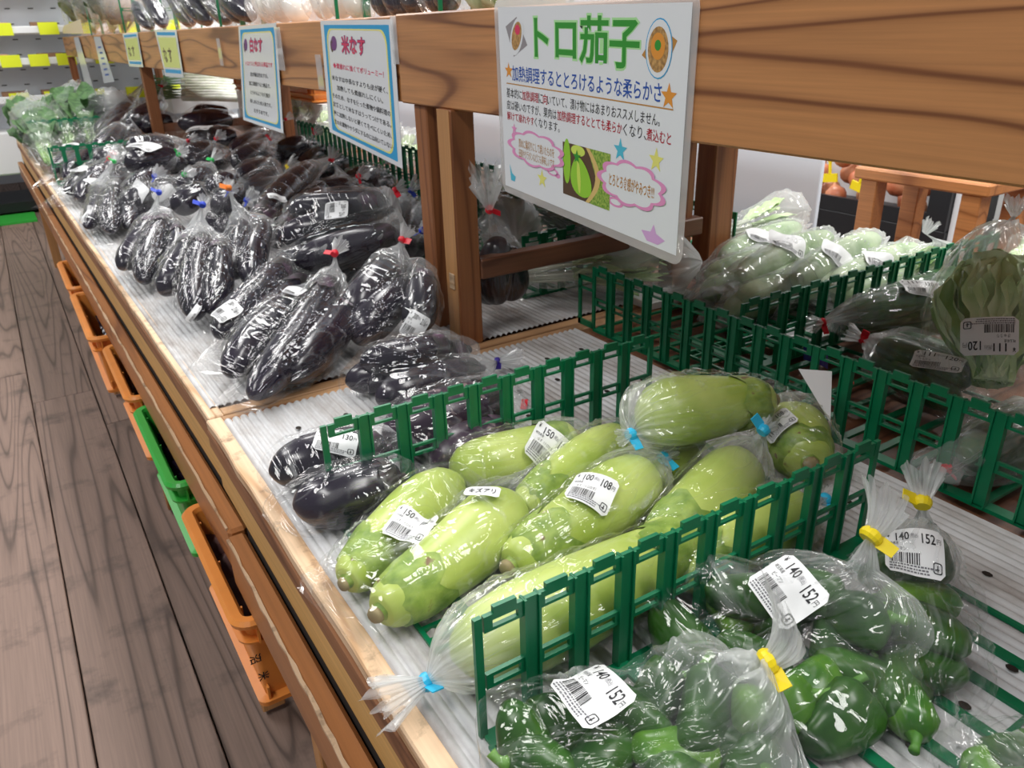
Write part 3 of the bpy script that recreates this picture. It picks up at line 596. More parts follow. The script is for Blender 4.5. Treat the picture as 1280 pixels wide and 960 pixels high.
# ------------------------------------------------------------------ green crate dividers
def divider(label, origin, direction, n, group=None, base=0.52, cell=0.0915, h=0.24, side=1, name='crate_divider', low_end=False, basegrid=True):
    # wall runs from origin along direction (unit vector in plan); the base grid lies on the given side
    d = Vector((direction[0], direction[1], 0)).normalized(); sd = Vector((d.y, -d.x, 0))*side
    O = P(*origin); c = cell*S; H = h*S
    t = empty(name, O, label, 'divider', group)
    t.rotation_euler = (0, 0, 0)
    def L(a, b, z): return d*a + sd*b + Vector((0, 0, z))
    def rel(mb_, nm, mats, bev=0): 
        me = mb_.mesh(nm, mats, bevel=bev); return me
    def lbox(m, a0, a1, b0, b1, z0, z1):
        v = [L(a,b,z) for z in (z0,z1) for a, b in ((a0,b0),(a1,b0),(a1,b1),(a0,b1))]
        m.add(v, [(0,3,2,1),(4,5,6,7),(0,1,5,4),(1,2,6,5),(2,3,7,6),(3,0,4,7)])
    T = 0.0032
    m = MB(); lbox(m, -.0056, .0056, -T, 0, .003, H*.985); lbox(m, -.0062, -.0044, -T-.002, .0018, .003, H*.985); lbox(m, .0044, .0062, -T-.002, .0018, .003, H*.985); pm_ = rel(m, 'post', M_green)
    m = MB(); lbox(m, -.0028, .0028, -T, 0, .003, H*.985); pe = rel(m, 'post', M_green)
    for i in range(n+1): inst('post', pe if i in (0, n) else pm_, t, d*(i*c))
    m = MB(); g0, g1 = .004, c-.004
    zt = H-.012
    lbox(m, g0, g1, -T, 0, zt-.0022, zt); lbox(m, g0, g1, -T, 0, H-.0065, H-.002)
    lbox(m, g0, g0+.006, -T, 0, zt, H-.0065); lbox(m, g1-.006, g1, -T, 0, zt, H-.0065)
    lbox(m, g0+.007, g1-.007, -T, 0, H-.002, H+.0028)
    tr = rel(m, 'top_rail', M_green)
    m = MB(); zm = H*.50; lbox(m, g0, g1, -T, 0, zm, zm+.0028); lbox(m, g0, g1, -T, 0, zm-.009, zm-.0062); lbox(m, g0, g0+.005, -T, 0, zm-.0062, zm); lbox(m, g1-.005, g1, -T, 0, zm-.0062, zm)
    mr_ = rel(m, 'middle_rail', M_green)
    for i in range(n):
        inst('top_rail', tr, t, d*(i*c)); inst('middle_rail', mr_, t, d*(i*c))
    m = MB(); lbox(m, 0, n*c, -T, .010, .0, .004); inst('foot', rel(m, 'foot', M_green), t)
    if low_end:
        m = MB(); lbox(m, -c*.95, -c*.95+.006, -T, 0, .003, H*.80); lbox(m, -c*.95, 0, -T, 0, H*.74, H*.80); lbox(m, -c*.95, 0, -T, 0, H*.60, H*.63); lbox(m, -c*.95, 0, -T, 0, 0.003, .012)
        inst('end_piece', rel(m, 'end_piece', M_green), t)
    if basegrid:
        B = base*S
        m = MB(); lbox(m, -.0042, .0042, 0.008, B, .0006, .0042); sl = rel(m, 'slat', M_green)
        m = MB(); lbox(m, -.0018, .0018, 0.008, B, .0006, .0042); se = rel(m, 'slat', M_green)
        for i in range(n+1): inst('slat', se if i in (0, n) else sl, t, d*(i*c))
        m = MB(); q = .20*S
        while q < B:
            lbox(m, 0, n*c, q-.009, q-.0055, .0004, .0038); lbox(m, 0, n*c, q+.0055, q+.009, .0004, .0038)
            for i in range(n*2+1): lbox(m, i*c/2-.0012, i*c/2+.0012, q-.0055, q+.0055, .0005, .0036)
            q += .25*S
        lbox(m, 0, n*c, B-.004, B, .0004, .004); inst('cross_bars', rel(m, 'cross_bars', M_green), t)
    return t
divider('green plastic divider between the black eggplants and the light green eggplants', (.438, 1.465, -.997), (1, -.012), 10, side=1, base=.50)
divider('green plastic divider between the light green eggplants and the bagged peppers', (.409, .765, -.997), (1, -.005), 10, side=1, base=.66)
divider('long green divider running away along the counter beside the pale gourds, far half', (1.645, 2.07, -.997), (0, -1), 10, side=-1, base=.55, low_end=True)
divider('long green divider behind the bagged peppers at the right, near half', (1.640, 1.145, -.995), (0, -1), 10, side=-1, base=.55)
divider('dark green divider crossing under the bags of pale gourds on the rear counter', (1.72, 1.475, -.985), (1, .0), 15, side=-1, base=.3)
DG = 'green dividers behind the posts'
divider('green divider behind the cross rail, standing before the bags of greens', (1.50, 3.05, -.985), (1, 0), 14, side=-1, base=.3, h=.26)
divider('green divider far behind the right post at the rear of the counter', (2.55, 3.0, -.985), (0, -1), 8, side=-1, base=.3, h=.26)
divider('green lattice divider behind the blue-bordered sign', (2.12, 6.6, -.985), (0, -1), 34, side=-1, base=.3, h=.34)
divider('green divider standing at the far end behind leafy greens', (.29, 9.0, -.985), (1, 0), 8, side=1, base=.3, h=.3)
divider('small green divider standing between the leafy greens and black eggplants', (.32, 7.0, -.985), (1, 0), 6, side=1, base=.2, h=.26)
divider('dark green divider just behind the cross rail, nearest of those under the big sign', (1.64, 2.52, -.995), (1, 0), 6, side=-1, base=.3, h=.26)
# dividers of the upper shelf
for i, (x, y, n, h, lb) in enumerate(((1.33, 11.8, 3, .40, 'green wire divider at the far end of the upper shelf'), (1.30, 8.9, 6, .48, 'green divider on the upper shelf between greens and black eggplants'),
                               (1.30, 5.25, 5, .42, 'green divider on the upper shelf beside white radishes'), (1.30, 3.35, 4, .42, 'green divider on the upper shelf above the blue-bordered sign'), (1.30, 2.45, 4, .40, 'green divider on the upper shelf above the joint of the beams'))):
    divider(lb, (x, y, .020), (1, .25 if i == 1 else 0), n, side=1, base=.15, h=h, cell=.13, basegrid=False)

# ------------------------------------------------------------------ crates under the counter
def crate(label, x0, y0, y1, zt, mat, depth=.75, h=.33, mark=False, cat='crate'):
    t = empty('plastic_crate', P(x0+depth/2, (y0+y1)/2, zt-h), label, cat)
    a, b = x0, x0+depth; D_ = h
    def ring(ins, z, rc): return [P(x, y, z) for x, y in rrect(a+ins, y0+ins, b-ins, y1-ins, max(.055-ins, .012), 7)]
    lev = [(.060, zt-D_, .09), (.030, zt-D_+.004, .09), (.028, zt-D_+.02, .09), (.052, zt-D_+.026, .09), (.038, zt-.085, .09), (.010, zt-.082, .09), (.008, zt-.074, .09), (.034, zt-.070, .09), (.034, zt-.026, .09),
           (.0, zt-.024, .09), (-.004, zt-.010, .09), (.006, zt, .09), (.030, zt-.002, .09), (.038, zt-.014, .09), (.090, zt-D_+.03, .09), (.12, zt-D_+.022, .09)]
    m = MB(); vs = []; n = 0
    for l in lev: q_ = ring(*l); n = len(q_); vs += q_
    fs = [(i*n+k, i*n+(k+1) % n, (i+1)*n+(k+1) % n, (i+1)*n+k) for i in range(len(lev)-1) for k in range(n)]+[tuple(range(n))[::-1], tuple((len(lev)-1)*n+k for k in range(n))]
    m.add(vs, fs); m.obj('tub', mat, t)
    def q(lo, hi):
        m = MB(); m.box(P(*lo), P(*hi)); m.obj('rib', mat, t)
    for xx in (a+.055, a+.24, a+.50, a+.64): q((xx, y0+.004, zt-.080), (xx+.006, y0+.045, zt-.020)); q((xx, y0+.034, zt-D_+.02), (xx+.006, y0+.058, zt-D_+.065))
    for i in range(3):
        yy = y0+.1+(y1-y0-.2)*i/2; q((a+.018, yy, zt-.07), (a+.045, yy+.008, zt-.02))
    tp = .0415
    if mark:
        p = Print(); p.text('沼', -.007, -.006, .006, .007, 'black', 1, bold=.02, rot=-1.57); p.text('米', -.002, -.036, .011, -.023, 'black', 1, bold=.02, rot=-1.57)
        o3 = P(x0+.043, y0+tp, zt-.155); p.build('lettering', t, lambda x, y, off: o3+Vector((x, -.0009-off-y*.05, y)), .0002, INK)
    return t
crate('orange plastic crate with black characters on its end, nearest under the counter', .212, 1.735, 2.42, -1.40, M_ocrate, mark=True)
crate('bright green plastic crate under the counter between orange ones', .205, 2.57, 3.33, -1.40, M_gcrate)
crate('orange plastic crate just beyond the green crate under the counter', .195, 3.43, 4.20, -1.40, M_ocrate)
crate('orange plastic crate second beyond the green crate under the counter', .150, 4.34, 5.30, -1.40, M_ocrate)
crate('farthest orange plastic crate seen under the counter', .150, 5.42, 6.2, -1.40, M_ocrate)
for i, (x, y) in enumerate(((.52, 2.09), (.52, 2.94), (.52, 3.8), (.50, 4.80))):
    mm = MB(); rr = random.Random(i)
    pts = []; fs = []; nx, ny = 14, 16
    for a in range(nx+1):
        for b in range(ny+1):
            pts.append(P(x-.255+.56*a/nx, y-.27+.54*b/ny, -1.50+.03*math.sin(a*1.3+i)*math.cos(b*1.7)+rr.uniform(-.012,.012)))
    for a in range(nx):
        for b in range(ny): k = a*(ny+1)+b; fs.append((k, k+ny+1, k+ny+2, k+1))
    mm.add(pts, fs); mm.box(P(x-.19, y-.25, -1.70), P(x+.25, y+.25, -1.55))
    o = mm.obj('potatoes', plain('crate_produce', (0.10, 0.035, 0.03), 0.6, noise=.3) if i == 0 else M_egg, origin=P(x, y, -1.92), smooth=True)
    tag(o, 'dark reddish produce filling the nearest orange crate' if i == 0 else ['', 'dark bagged produce filling the green crate', 'dark bagged produce filling the orange crate beyond the green one', 'dark bagged produce filling the second orange crate beyond the green one'][i], 'produce', kind='stuff')
    o.name = 'crate_produce'

# ------------------------------------------------------------------ vegetables
ZT = 0.62
def set_attr(me, vals):
    a = me.attributes.new('crush', 'FLOAT', 'POINT'); a.data.foreach_set('value', np.asarray(vals, dtype=np.float32))
def frame(d):
    d = d.normalized(); a = Vector((0, 0, 1))
    if abs(d.z) > 0.95: a = Vector((0, 1, 0))
    s = d.cross(a).normalized(); return s, s.cross(d).normalized()*-1 if False else s.cross(d).normalized()
PROF = {'toro': [(0, .40), (.03, .56), (.1, .68), (.2, .76), (.4, .90), (.6, 1.0), (.78, .99), (.9, .82), (.97, .50), (1, .12)],
        'slim': [(0, .40), (.04, .58), (.12, .72), (.25, .84), (.4, .94), (.6, 1.0), (.78, .94), (.9, .72), (.97, .42), (1, .10)],
        'cuke': [(0, .45), (.06, .75), (.15, .92), (.4, 1.0), (.7, 1.0), (.88, .9), (.96, .6), (1, .15)],
        'round': [(0, .45), (.10, .80), (.3, .97), (.5, 1.0), (.7, .96), (.87, .74), (.96, .42), (1, .10)]}
CEXT = {'toro': .21, 'slim': .14, 'round': .16}
def rad(prof, t): 
    p = PROF[prof]; return float(np.interp(t, [q[0] for q in p], [q[1] for q in p]))
def veg_path(a, b, bend, n):
    a = Vector(a); b = Vector(b); d = b-a; s, u = frame(d); L = d.length
    return [a + d*t + s*(4*t*(1-t)*bend*L) for t in [i/(n-1) for i in range(n)]]
def veg(name, a, b, r, prof, label, cat, group, mats, bend=0.0, parts=True, n=20, seg=20, seed=0, lump=0.03, stem=True):
    # a = stem end, b = blossom end
    a = Vector(a); b = Vector(b); rr = random.Random(seed*31+7)
    for q in (a, b):
        q.z = max(q.z, ZT+r*0.5)
    pth = veg_path(a, b, bend, n); ph = rr.uniform(0, 6)
    bm_ = MB(); vs = []
    d = (b-a).normalized(); s, u = frame(d)
    ts = [0.5-0.5*math.cos(math.pi*i/(n-1)) for i in range(n)]
    L = (b-a).length
    ctr = lambda t: a + (b-a)*t + s*(4*t*(1-t)*bend*L)
    for i, t in enumerate(ts):
        R = rad(prof, t)*r
        for j in range(seg):
            th = 2*math.pi*j/seg; k = 1+lump*math.sin(2*th+ph+3*t)+lump*.6*math.sin(3*th+ph*2-5*t)
            vs.append(ctr(t)+(s*math.cos(th)+u*math.sin(th))*R*k)
    fs = [(i*seg+j, i*seg+(j+1) % seg, (i+1)*seg+(j+1) % seg, (i+1)*seg+j) for i in range(n-1) for j in range(seg)]
    fs += [tuple(range(seg))[::-1], tuple((n-1)*seg+j for j in range(seg))]
    bm_.add(vs, fs)
    base = ctr(0.5)-Vector((0, 0, r))
    if parts:
        t_ = empty(name, base, label, cat, group); bm_.obj('body', mats[0], t_, smooth=True)
        c = MB(); vs = []; m_ = 7; K = 26; ce = CEXT.get(prof, .13); ext = [ce+ce*.45*abs(math.sin(2.5*2*math.pi*j/K+ph))+rr.uniform(-.012, .012) for j in range(K)]
        for i in range(m_):
            for j in range(K):
                tt = -0.03+(ext[j]+0.03)*i/(m_-1); th = 2*math.pi*j/K
                R = rad(prof, max(tt, 0))*r*(1.05+.03*math.sin(4*th+ph+tt*30))+0.0007 if i > 0 else r*.16
                if i == 1: R = r*.30
                vs.append(ctr(tt)+(s*math.cos(th)+u*math.sin(th))*R)
        fs = [(i*K+j, i*K+(j+1) % K, (i+1)*K+(j+1) % K, (i+1)*K+j) for i in range(m_-1) for j in range(K)]
        c.add(vs, fs); c.obj('calyx', mats[1], t_, smooth=True)
        if stem:
            c = MB(); p0 = ctr(-0.02); sd = (s*rr.uniform(-.3, .3)-d).normalized(); c.tube([p0, p0+sd*r*.10, p0+sd*r*.16], [r*.22, r*.21, r*.17], 10); c.obj('stem', M_stemend if prof == 'toro' else mats[1], t_, smooth=True)
        o = t_
    else:
        o = bm_.obj(name, mats[0], origin=base, smooth=True); tag(o, label, cat, group)
    sph = [(ctr(t), rad(prof, max(t, 0))*r*1.05) for t in (-.04, .03, .12, .25, .4, .55, .7, .8, .88, .94, .97)]
    return o, sph

def pepper_mesh(seed, mat):
    rr = random.Random(seed); n, seg = 16, 24; vs = []; ph = rr.uniform(0, 6)
    L = .052*rr.uniform(.9, 1.15); R0 = .0185*rr.uniform(.9, 1.1)
    for i in range(n):
        t = i/(n-1); R = R0*float(np.interp(t, [0, .04, .12, .3, .6, .85, .96, 1], [.25, .62, .92, 1.0, .9, .68, .42, .06])); z = L*(t-.5)
        if t < .12: z += .006*(1-abs(t-.06)/.06) if False else 0
        for j in range(seg):
            th = 2*math.pi*j/seg; k = 1+.10*math.cos(3*th+ph)+.05*math.cos(2*th+ph*1.7+2*t)+.03*math.sin(5*th+7*t)
            vs.append((R*k*math.cos(th)+.006*math.sin(t*3+ph), R*k*math.sin(th), z))
    m = MB(); m.add(vs, [(i*seg+j, i*seg+(j+1) % seg, (i+1)*seg+(j+1) % seg, (i+1)*seg+j) for i in range(n-1) for j in range(seg)]+[tuple(range(seg))[::-1], tuple((n-1)*seg+j for j in range(seg))])
    return m.mesh('body', mat, smooth=True), L
PEP = [pepper_mesh(i, M_pep if i != 2 else M_pepl) for i in range(5)]
_m = MB(); _m.tube([(0, 0, .002), (0, 0, -.003), (.001, 0, -.006), (.003, .001, -.010)], [.006, .0032, .0028, .0034], 10); PSTEM = _m.mesh('stem', M_stem, smooth=True)
def pepper(loc, dirv, k, label, group):
    me, L = PEP[k % len(PEP)]; t = empty('green_pepper', loc, label, 'pepper', group)
    q = Vector(dirv).normalized().to_track_quat('Z', 'Y'); t.rotation_euler = q.to_euler()
    inst('body', me, t); inst('stem', PSTEM, t, (0, 0, -L/2))
    d = Vector(dirv).normalized()
    return t, [(Vector(loc)+d*x*L, .0185*1.12) for x in (-.35, -.1, .1, .28)]

# ------------------------------------------------------------------ film bags
class Bag:
    def __init__(s, name, label, cat='bag', group=None): s.name = name; s.label = label; s.cat = cat; s.group = group; s.sph = []
def hull_s(ss, hs):            # upper concave hull of (s, h), sampled back on ss
    pts = [(a, b) for a, b in zip(ss, hs) if b > -1e8]; st = []
    for p in pts:
        while len(st) > 1 and (st[-1][0]-st[-2][0])*(p[1]-st[-2][1]) - (st[-1][1]-st[-2][1])*(p[0]-st[-2][0]) >= 0: st.pop()
        st.append(p)
    return np.interp(ss, [q[0] for q in st], [q[1] for q in st])
def film_bag(label, sph, bottom, neck, wide, seed=0, tail=.028, M=84, K=56, mat=None, tie='red', flag=True, neck_r=.0045, labels=(), group=None, floor=None, creases=70, crease_amp=.0030, fan=.62,
             flat_dir=None, name='plastic_bag', taildir=None, open_end=False, hug=0.72):
    rs = np.random.RandomState(seed+11); mat = mat or M_film; floor = ZT+.001 if floor is None else floor
    B = Vector(bottom); Nk = Vector(neck)
    for _ in range(4):
        d = (Nk-B); L = d.length; d.normalize(); lo_ = min((c-B).dot(d)-q for c, q in sph)
        if lo_ < .004: B = B+d*(lo_-.006); B.z = max(B.z, floor+.002)
        hi_ = max((c-B).dot(d)+q*.75 for c, q in sph); L = (Nk-B).length
        if hi_ > L-.006: Nk = Nk+d*(hi_-L+.008)
    d = (Nk-B); L = d.length; d.normalize(); e1, e2 = frame(d)
    e1 = Vector((d.y, -d.x, 0)).normalized() if abs(d.z) < .95 else Vector((1, 0, 0)); e2 = e1.cross(d).normalized()
    if e2.z < 0: e2 = -e2
    E1, E2, D, B0 = (np.array(q) for q in (e1, e2, d, B))
    ph = np.linspace(0, 2*np.pi, M, endpoint=False); nv = np.cos(ph)[:, None]*E1+np.sin(ph)[:, None]*E2
    ss = np.linspace(0, L, K); H = np.full((K, M), -1e9)
    C = np.array([np.array(c)-B0 for c, r in sph]); Rr = np.array([r+.0012 for c, r in sph])
    sc = C @ D; cn = C @ nv.T
    for i, q in enumerate(ss):
        dd = Rr**2-(q-sc)**2; ok = dd > 0
        if ok.any(): H[i] = (cn[ok]+np.sqrt(dd[ok])[:, None]).max(0)
    H[0] = wide/2*np.abs(np.cos(ph))+.0012
    H[-1] = neck_r
    Hh = np.empty_like(H)
    for j in range(M): Hh[:, j] = hull_s(ss, H[:, j])
    # centre line and radial cross-sections
    qj = M//4; cx = (Hh[:, 0]-Hh[:, 2*qj])/2; cy = (Hh[:, qj]-Hh[:, 3*qj])/2
    Hr = Hh-(cx[:, None]*np.cos(ph)+cy[:, None]*np.sin(ph)); Hr = np.maximum(Hr, .0009)
    cosm = np.cos(ph[:, None]-ph[None, :]); cm = np.where(cosm > .05, cosm, np.nan)
    R = np.empty((K, M))
    for i in range(K): R[i] = np.nanmin(Hr[i][None, :]/cm, axis=1)
    # let the film sink in between the contents
    loc = np.zeros((K, M))
    for i, q in enumerate(ss):
        c0 = cx[i]*E1+cy[i]*E2+q*D; dd = Rr**2-(q-sc)**2
        for k in np.nonzero(dd > 0)[0]:
            v = C[k]-c0; a = nv @ v; b2 = v @ v-(v @ D)**2-a**2; z = dd[k]-b2
            loc[i] = np.maximum(loc[i], np.where(z > 0, a+np.sqrt(np.maximum(z, 0)), 0))
    for _ in range(2): loc = np.maximum(loc, np.maximum(np.roll(loc, 1, 1), np.roll(loc, -1, 1))*.985)
    sm = loc.copy(); sm[1:-1] = np.maximum(sm[1:-1], np.maximum(sm[:-2], sm[2:])*.97)
    R = np.maximum(R*(1-hug)+np.minimum(sm, R)*hug, np.minimum(loc+.0006, R)) if hug else R
    base = R.copy()
    S_, P_ = np.meshgrid(ss, ph, indexing='ij')
    # pleats converging at the neck
    g = np.exp(-(L-S_)/(.035+.12*L)); pl = np.zeros_like(R)
    for k in (7, 11, 17, 27): pl += (1-np.abs(np.sin(k*P_/2*1.0+rs.uniform(0, 6)+.8*np.sin(S_*40+k))))*rs.uniform(.5, 1)
    pl = pl/2.2-.45; R = R*(1+(.5*g+.035)*pl)
    # creases: sharp narrow ridges across the film
    Rm = max(.01, float(R.mean())); cr = np.zeros_like(R)
    for k in range(creases):
        p0, s0 = rs.uniform(0, 2*np.pi), rs.uniform(0, L); an = rs.normal(0, .55) if rs.rand() < .7 else rs.uniform(0, np.pi); ln = rs.uniform(.02, .10); w = rs.uniform(.0007, .0016)
        dp = (P_-p0+np.pi) % (2*np.pi)-np.pi; X = dp*Rm; Y = S_-s0
        u_ = X*np.sin(an)+Y*np.cos(an); v_ = X*np.cos(an)-Y*np.sin(an)+.004*np.sin(u_*90+k)
        cr += np.exp(-np.abs(v_)/w)*np.exp(-(u_/ln)**2)*rs.uniform(-.35, 1)
    amp = crease_amp*np.clip(base/.012, .15, 1)
    R = R+amp*cr+amp*.35
    R = np.maximum(R, np.minimum(loc+.0004, base))
    pts = cx[:, None, None]*E1+cy[:, None, None]*E2+S_[..., None]*D+R[..., None]*nv[None]+B0
    smo = cx[:, None, None]*E1+cy[:, None, None]*E2+S_[..., None]*D+(np.minimum(base, Hr*2)+.0012)[..., None]*nv[None]+B0
    crush = np.clip(.9*g**2.4+.55*np.clip(cr-.4, 0, 1), 0, 1)  # neck gather whitens; sharp creases get white streaks painted as highlights
    # ruffled tail beyond the tie
    T = 14 if tail else 0; td = D if taildir is None else np.array(Vector(taildir).normalized())
    tp = []; tc_ = []
    wv = sum(np.sin(k*ph+rs.uniform(0, 6))*rs.uniform(.5, 1) for k in (3, 7, 11))
    ws = sum(np.abs(np.sin(k*ph/2+rs.uniform(0, 6))) for k in (7, 13, 23))/3
    for i in range(1, T+1):
        f = i/T; dirv = D*(1-f)+td*f; dirv = dirv/np.linalg.norm(dirv)
        if i == 1: c = pts[-1].mean(0)
        c = c+dirv*tail/T
        rr_ = neck_r*(.9+.25*np.sin(ph*5)*.6)+f**1.1*tail*fan*(.22+.55*ws)
        tp.append(c+rr_[:, None]*(nv[:, :]*np.array(1.0))+dirv*(f*tail*.13*wv)[:, None]); tc_.append(np.full(M, .85-.35*f))
    if T: pts = np.concatenate([pts, np.array(tp)]); crush = np.concatenate([crush, np.array(tc_)])
    lowm = pts[..., 2] < floor
    pts[..., 2] = np.where(lowm, floor+.0008*np.abs(np.sin(P_[0][None, :]*9+0)) if pts.ndim == 3 else floor, pts[..., 2])
    KK = pts.shape[0]
    idx = lambda i, j: i*M+(j % M)
    fs = [(idx(i, j), idx(i, j+1), idx(i+1, j+1), idx(i+1, j)) for i in range(KK-1) for j in range(M)]
    if not T and not open_end: fs.append(tuple(idx(KK-1, j) for j in range(M)))
    V = pts.reshape(-1, 3)
    lo = V.min(0); hi = V.max(0); org = Vector(((lo[0]+hi[0])/2, (lo[1]+hi[1])/2, lo[2]))
    t_ = empty(name, org, label, 'bag', group)
    me = bpy.data.meshes.new('film'); me.from_pydata([tuple(q) for q in (V-np.array(org))], [], fs); me.materials.append(mat)
    me.polygons.foreach_set('use_smooth', [True]*len(me.polygons)); set_attr(me, crush.reshape(-1)); fco = np.zeros((KK, M, 3)); fco[..., 0] = (np.abs(ph-np.pi)*Rm*1.25)[None, :]; fco[..., 1] = (np.arange(KK)*L/K*.16)[:, None]; fco[..., 2] = seed*1.7; fa = me.attributes.new('film_co', 'FLOAT_VECTOR', 'POINT'); fa.data.foreach_set('vector', fco.reshape(-1).astype(np.float32)); me.update()
    o = bpy.data.objects.new('film', me); COL.objects.link(o); o.parent = t_
    # flat bottom seam edge
    if tie:
        c = Nk; m = MB(); m.tube([c-d*.0038, c-d*.0013, c+d*.0013, c+d*.0038], [neck_r*1.1, neck_r*1.35, neck_r*1.35, neck_r*1.1], 14)
        if flag:
            fd = (_r*rs.uniform(-1, 1)+_u*rs.uniform(-.6, .6)-_f*.3); fd = (fd-d*fd.dot(d)).normalized(); w2 = .0048
            nn = fd.cross(d).normalized(); a_ = c+fd*neck_r; b_ = c+fd*(neck_r+.012)
            m.add([a_-d*w2+nn*.0004, b_-d*w2*.9+nn*.0012, b_+d*w2*.9+nn*.0006, a_+d*w2+nn*.0004, a_-d*w2-nn*.0004, b_-d*w2*.9+nn*.0002, b_+d*w2*.9-nn*.0003, a_+d*w2-nn*.0004],
                  [(0,1,2,3),(7,6,5,4),(0,4,5,1),(1,5,6,2),(2,6,7,3)])
        m.obj('tape_tie', TIE[tie], t_)
    # labels follow the film
    if labels:
        SV = [Vector(q) for q in smo.reshape(-1, 3)]; bvh = BVHTree.FromPolygons(SV, [(idx(i, j), idx(i, j+1), idx(i+1, j+1), idx(i+1, j)) for i in range(K-1) for j in range(M)])
        for lb in labels: put_label(t_, bvh, org, *lb)
    return t_
ECO = {'w': .054, 'h': .040}
LI = {'white': M_paper, 'black': M_ink, 'grey': plain('label_grey_print', (0.16, 0.16, 0.18), 0.6)}
def label_art(p, W, H, kind, seed):
    rr = random.Random(seed)
    price, total, item = {'150': ('150', '162', 'なす（トロなす）'), '100': ('100', '108', 'なす（トロなす）'), '140': ('140', '152', 'ピーマン'), '200': ('200', '216', 'な　す'), '120': ('120', '130', 'な　す'), '111': ('111', '120', 'きゅうり'), '': ('', '', '')}[kind]
    if price:
        p.text('¥', W*.05, H*.80, W*.10, H*.92, 'black', 1, bold=.01); p.text(price, W*.20, H*.70, W*.42, H*.91, 'black', 1, bold=.012); p.text('(税込)', W*.44, H*.73, W*.57, H*.87, 'grey', 1)
        p.text(total, W*.63, H*.63, W*.86, H*.87, 'black', 1, bold=.012); p.text('円', W*.88, H*.66, W*.95, H*.78, 'black', 1)
        p.text('埼玉県産', W*.05, H*.60, W*.24, H*.68, 'black', 1); p.text(item, W*.14, H*.46, W*(.14+.055*len(item)), H*.55, 'black', 1)
    x = W*.08
    while x < W*.58:
        w = rr.choice([.0003, .0003, .0006, .0009]); p.rect(x, H*.20, x+w, H*.42, 'black', 1); x += w+rr.choice([.0004, .0007])
    for row in range(3):
        x = W*.07
        while x < W*(.72 if row else .85):
            w = rr.uniform(.0008, .0022); y = H*(.155-.055*row); p.rect(x, y, x+w, y+H*.030, 'grey', 1); x += w+.0006
    p.ring(rrect(W*.80, H*.10, W*.95, H*.30, .0015, 4), rrect(W*.815, H*.12, W*.935, H*.28, .0012, 4), 'black', 1); p.rect(W*.85, H*.17, W*.90, H*.19, 'black', 1); p.rect(W*.865, H*.14, W*.885, H*.25, 'black', 1)
def put_label(t_, bvh, org, px, py, ang, kind='', sc=1.0, w=.054, h=.038, seed=0, text=None, dpt=None):
    ray = (_f+(px-640)/FPX*_r-(py-480)/FPX*_u).normalized(); cpos = Vector((0, 0, CH))
    hit, nrm, ix, dist = bvh.ray_cast(cpos, ray)
    if hit is None:
        hit, nrm, ix, dist = bvh.find_nearest(cpos+ray*.8)
        if hit is None: return
    # average normal around the spot
    acc = Vector((0, 0, 0)); 
    for ox, oy in ((0,0),(14,0),(-14,0),(0,14),(0,-14),(22,0),(-22,0),(0,22),(0,-22)):
        r2 = (_f+(px+ox-640)/FPX*_r-(py+oy-480)/FPX*_u).normalized(); h2, n2, i2, d2 = bvh.ray_cast(cpos, r2)
        if h2 is not None and (h2-hit).length < .05: acc += n2 if n2.dot(ray) < 0 else -n2
    nrm = acc.normalized() if acc.length > 0 else -ray
    a = math.radians(ang); xr = _r*math.cos(a)+_u*math.sin(a); xr = (xr-nrm*xr.dot(nrm)).normalized(); yr = nrm.cross(xr).normalized()
    W, Hh = w*sc, h*sc; nx, ny = 12, 9; G = np.zeros((nx+1, ny+1))
    for i in range(nx+1):
        for j in range(ny+1):
            p = hit+xr*(W*(i/nx-.5))+yr*(Hh*(j/ny-.5)); q, n_, k_, dd = bvh.ray_cast(p+nrm*.03, -nrm)
            G[i, j] = max(-.010, min(.004, .03-dd)) if q is not None else -.010
    for _ in range(2):
        Gp = np.pad(G, 1, mode='edge'); G = (Gp[1:-1, 1:-1]*2+Gp[:-2, 1:-1]+Gp[2:, 1:-1]+Gp[1:-1, :-2]+Gp[1:-1, 2:])/6
    def fn(x, y, off):
        u_ = min(max(x/W*nx, 0), nx-1e-6); v_ = min(max(y/Hh*ny, 0), ny-1e-6); i, j = int(u_), int(v_); fu, fv = u_-i, v_-j
        g = G[i, j]*(1-fu)*(1-fv)+G[i+1, j]*fu*(1-fv)+G[i, j+1]*(1-fu)*fv+G[i+1, j+1]*fu*fv
        return hit+xr*(x-W/2)+yr*(y-Hh/2)+nrm*(g+.0022+off)
    m = MB(); vs = [fn(W*i/nx, Hh*j/ny, 0) for i in range(nx+1) for j in range(ny+1)]
    cut = {(0, 0), (nx-1, 0), (0, ny-1), (nx-1, ny-1)}
    fs = [(i*(ny+1)+j, (i+1)*(ny+1)+j, (i+1)*(ny+1)+j+1, i*(ny+1)+j+1) for i in range(nx) for j in range(ny) if (i, j) not in cut]
    q = lambda i, j: i*(ny+1)+j
    fs += [(q(1,0), q(1,1), q(0,1)), (q(nx-1,0), q(nx,1), q(nx-1,1)), (q(0,ny-1), q(1,ny-1), q(1,ny)), (q(nx-1,ny-1), q(nx,ny-1), q(nx-1,ny))]
    m.add(vs, fs); lab = m.obj('price_label' if text is None else 'handwritten_label', M_paper, t_, smooth=True)
    p = Print()
    if text: p.text(text, W*.12, Hh*.25, W*.88, Hh*.78, 'black', 1, bold=.015)
    else: label_art(p, W, Hh, kind, seed)
    mats = []; mb_ = MB()
    for v, f, layer, ink in p.items:
        if ink not in mats: mats.append(ink)
        mb_.add([fn(x, y, .00035) for x, y in v], f, mats.index(ink))
    po = mb_.obj('print', [LI[i] for i in mats], t_)
    po.parent = lab

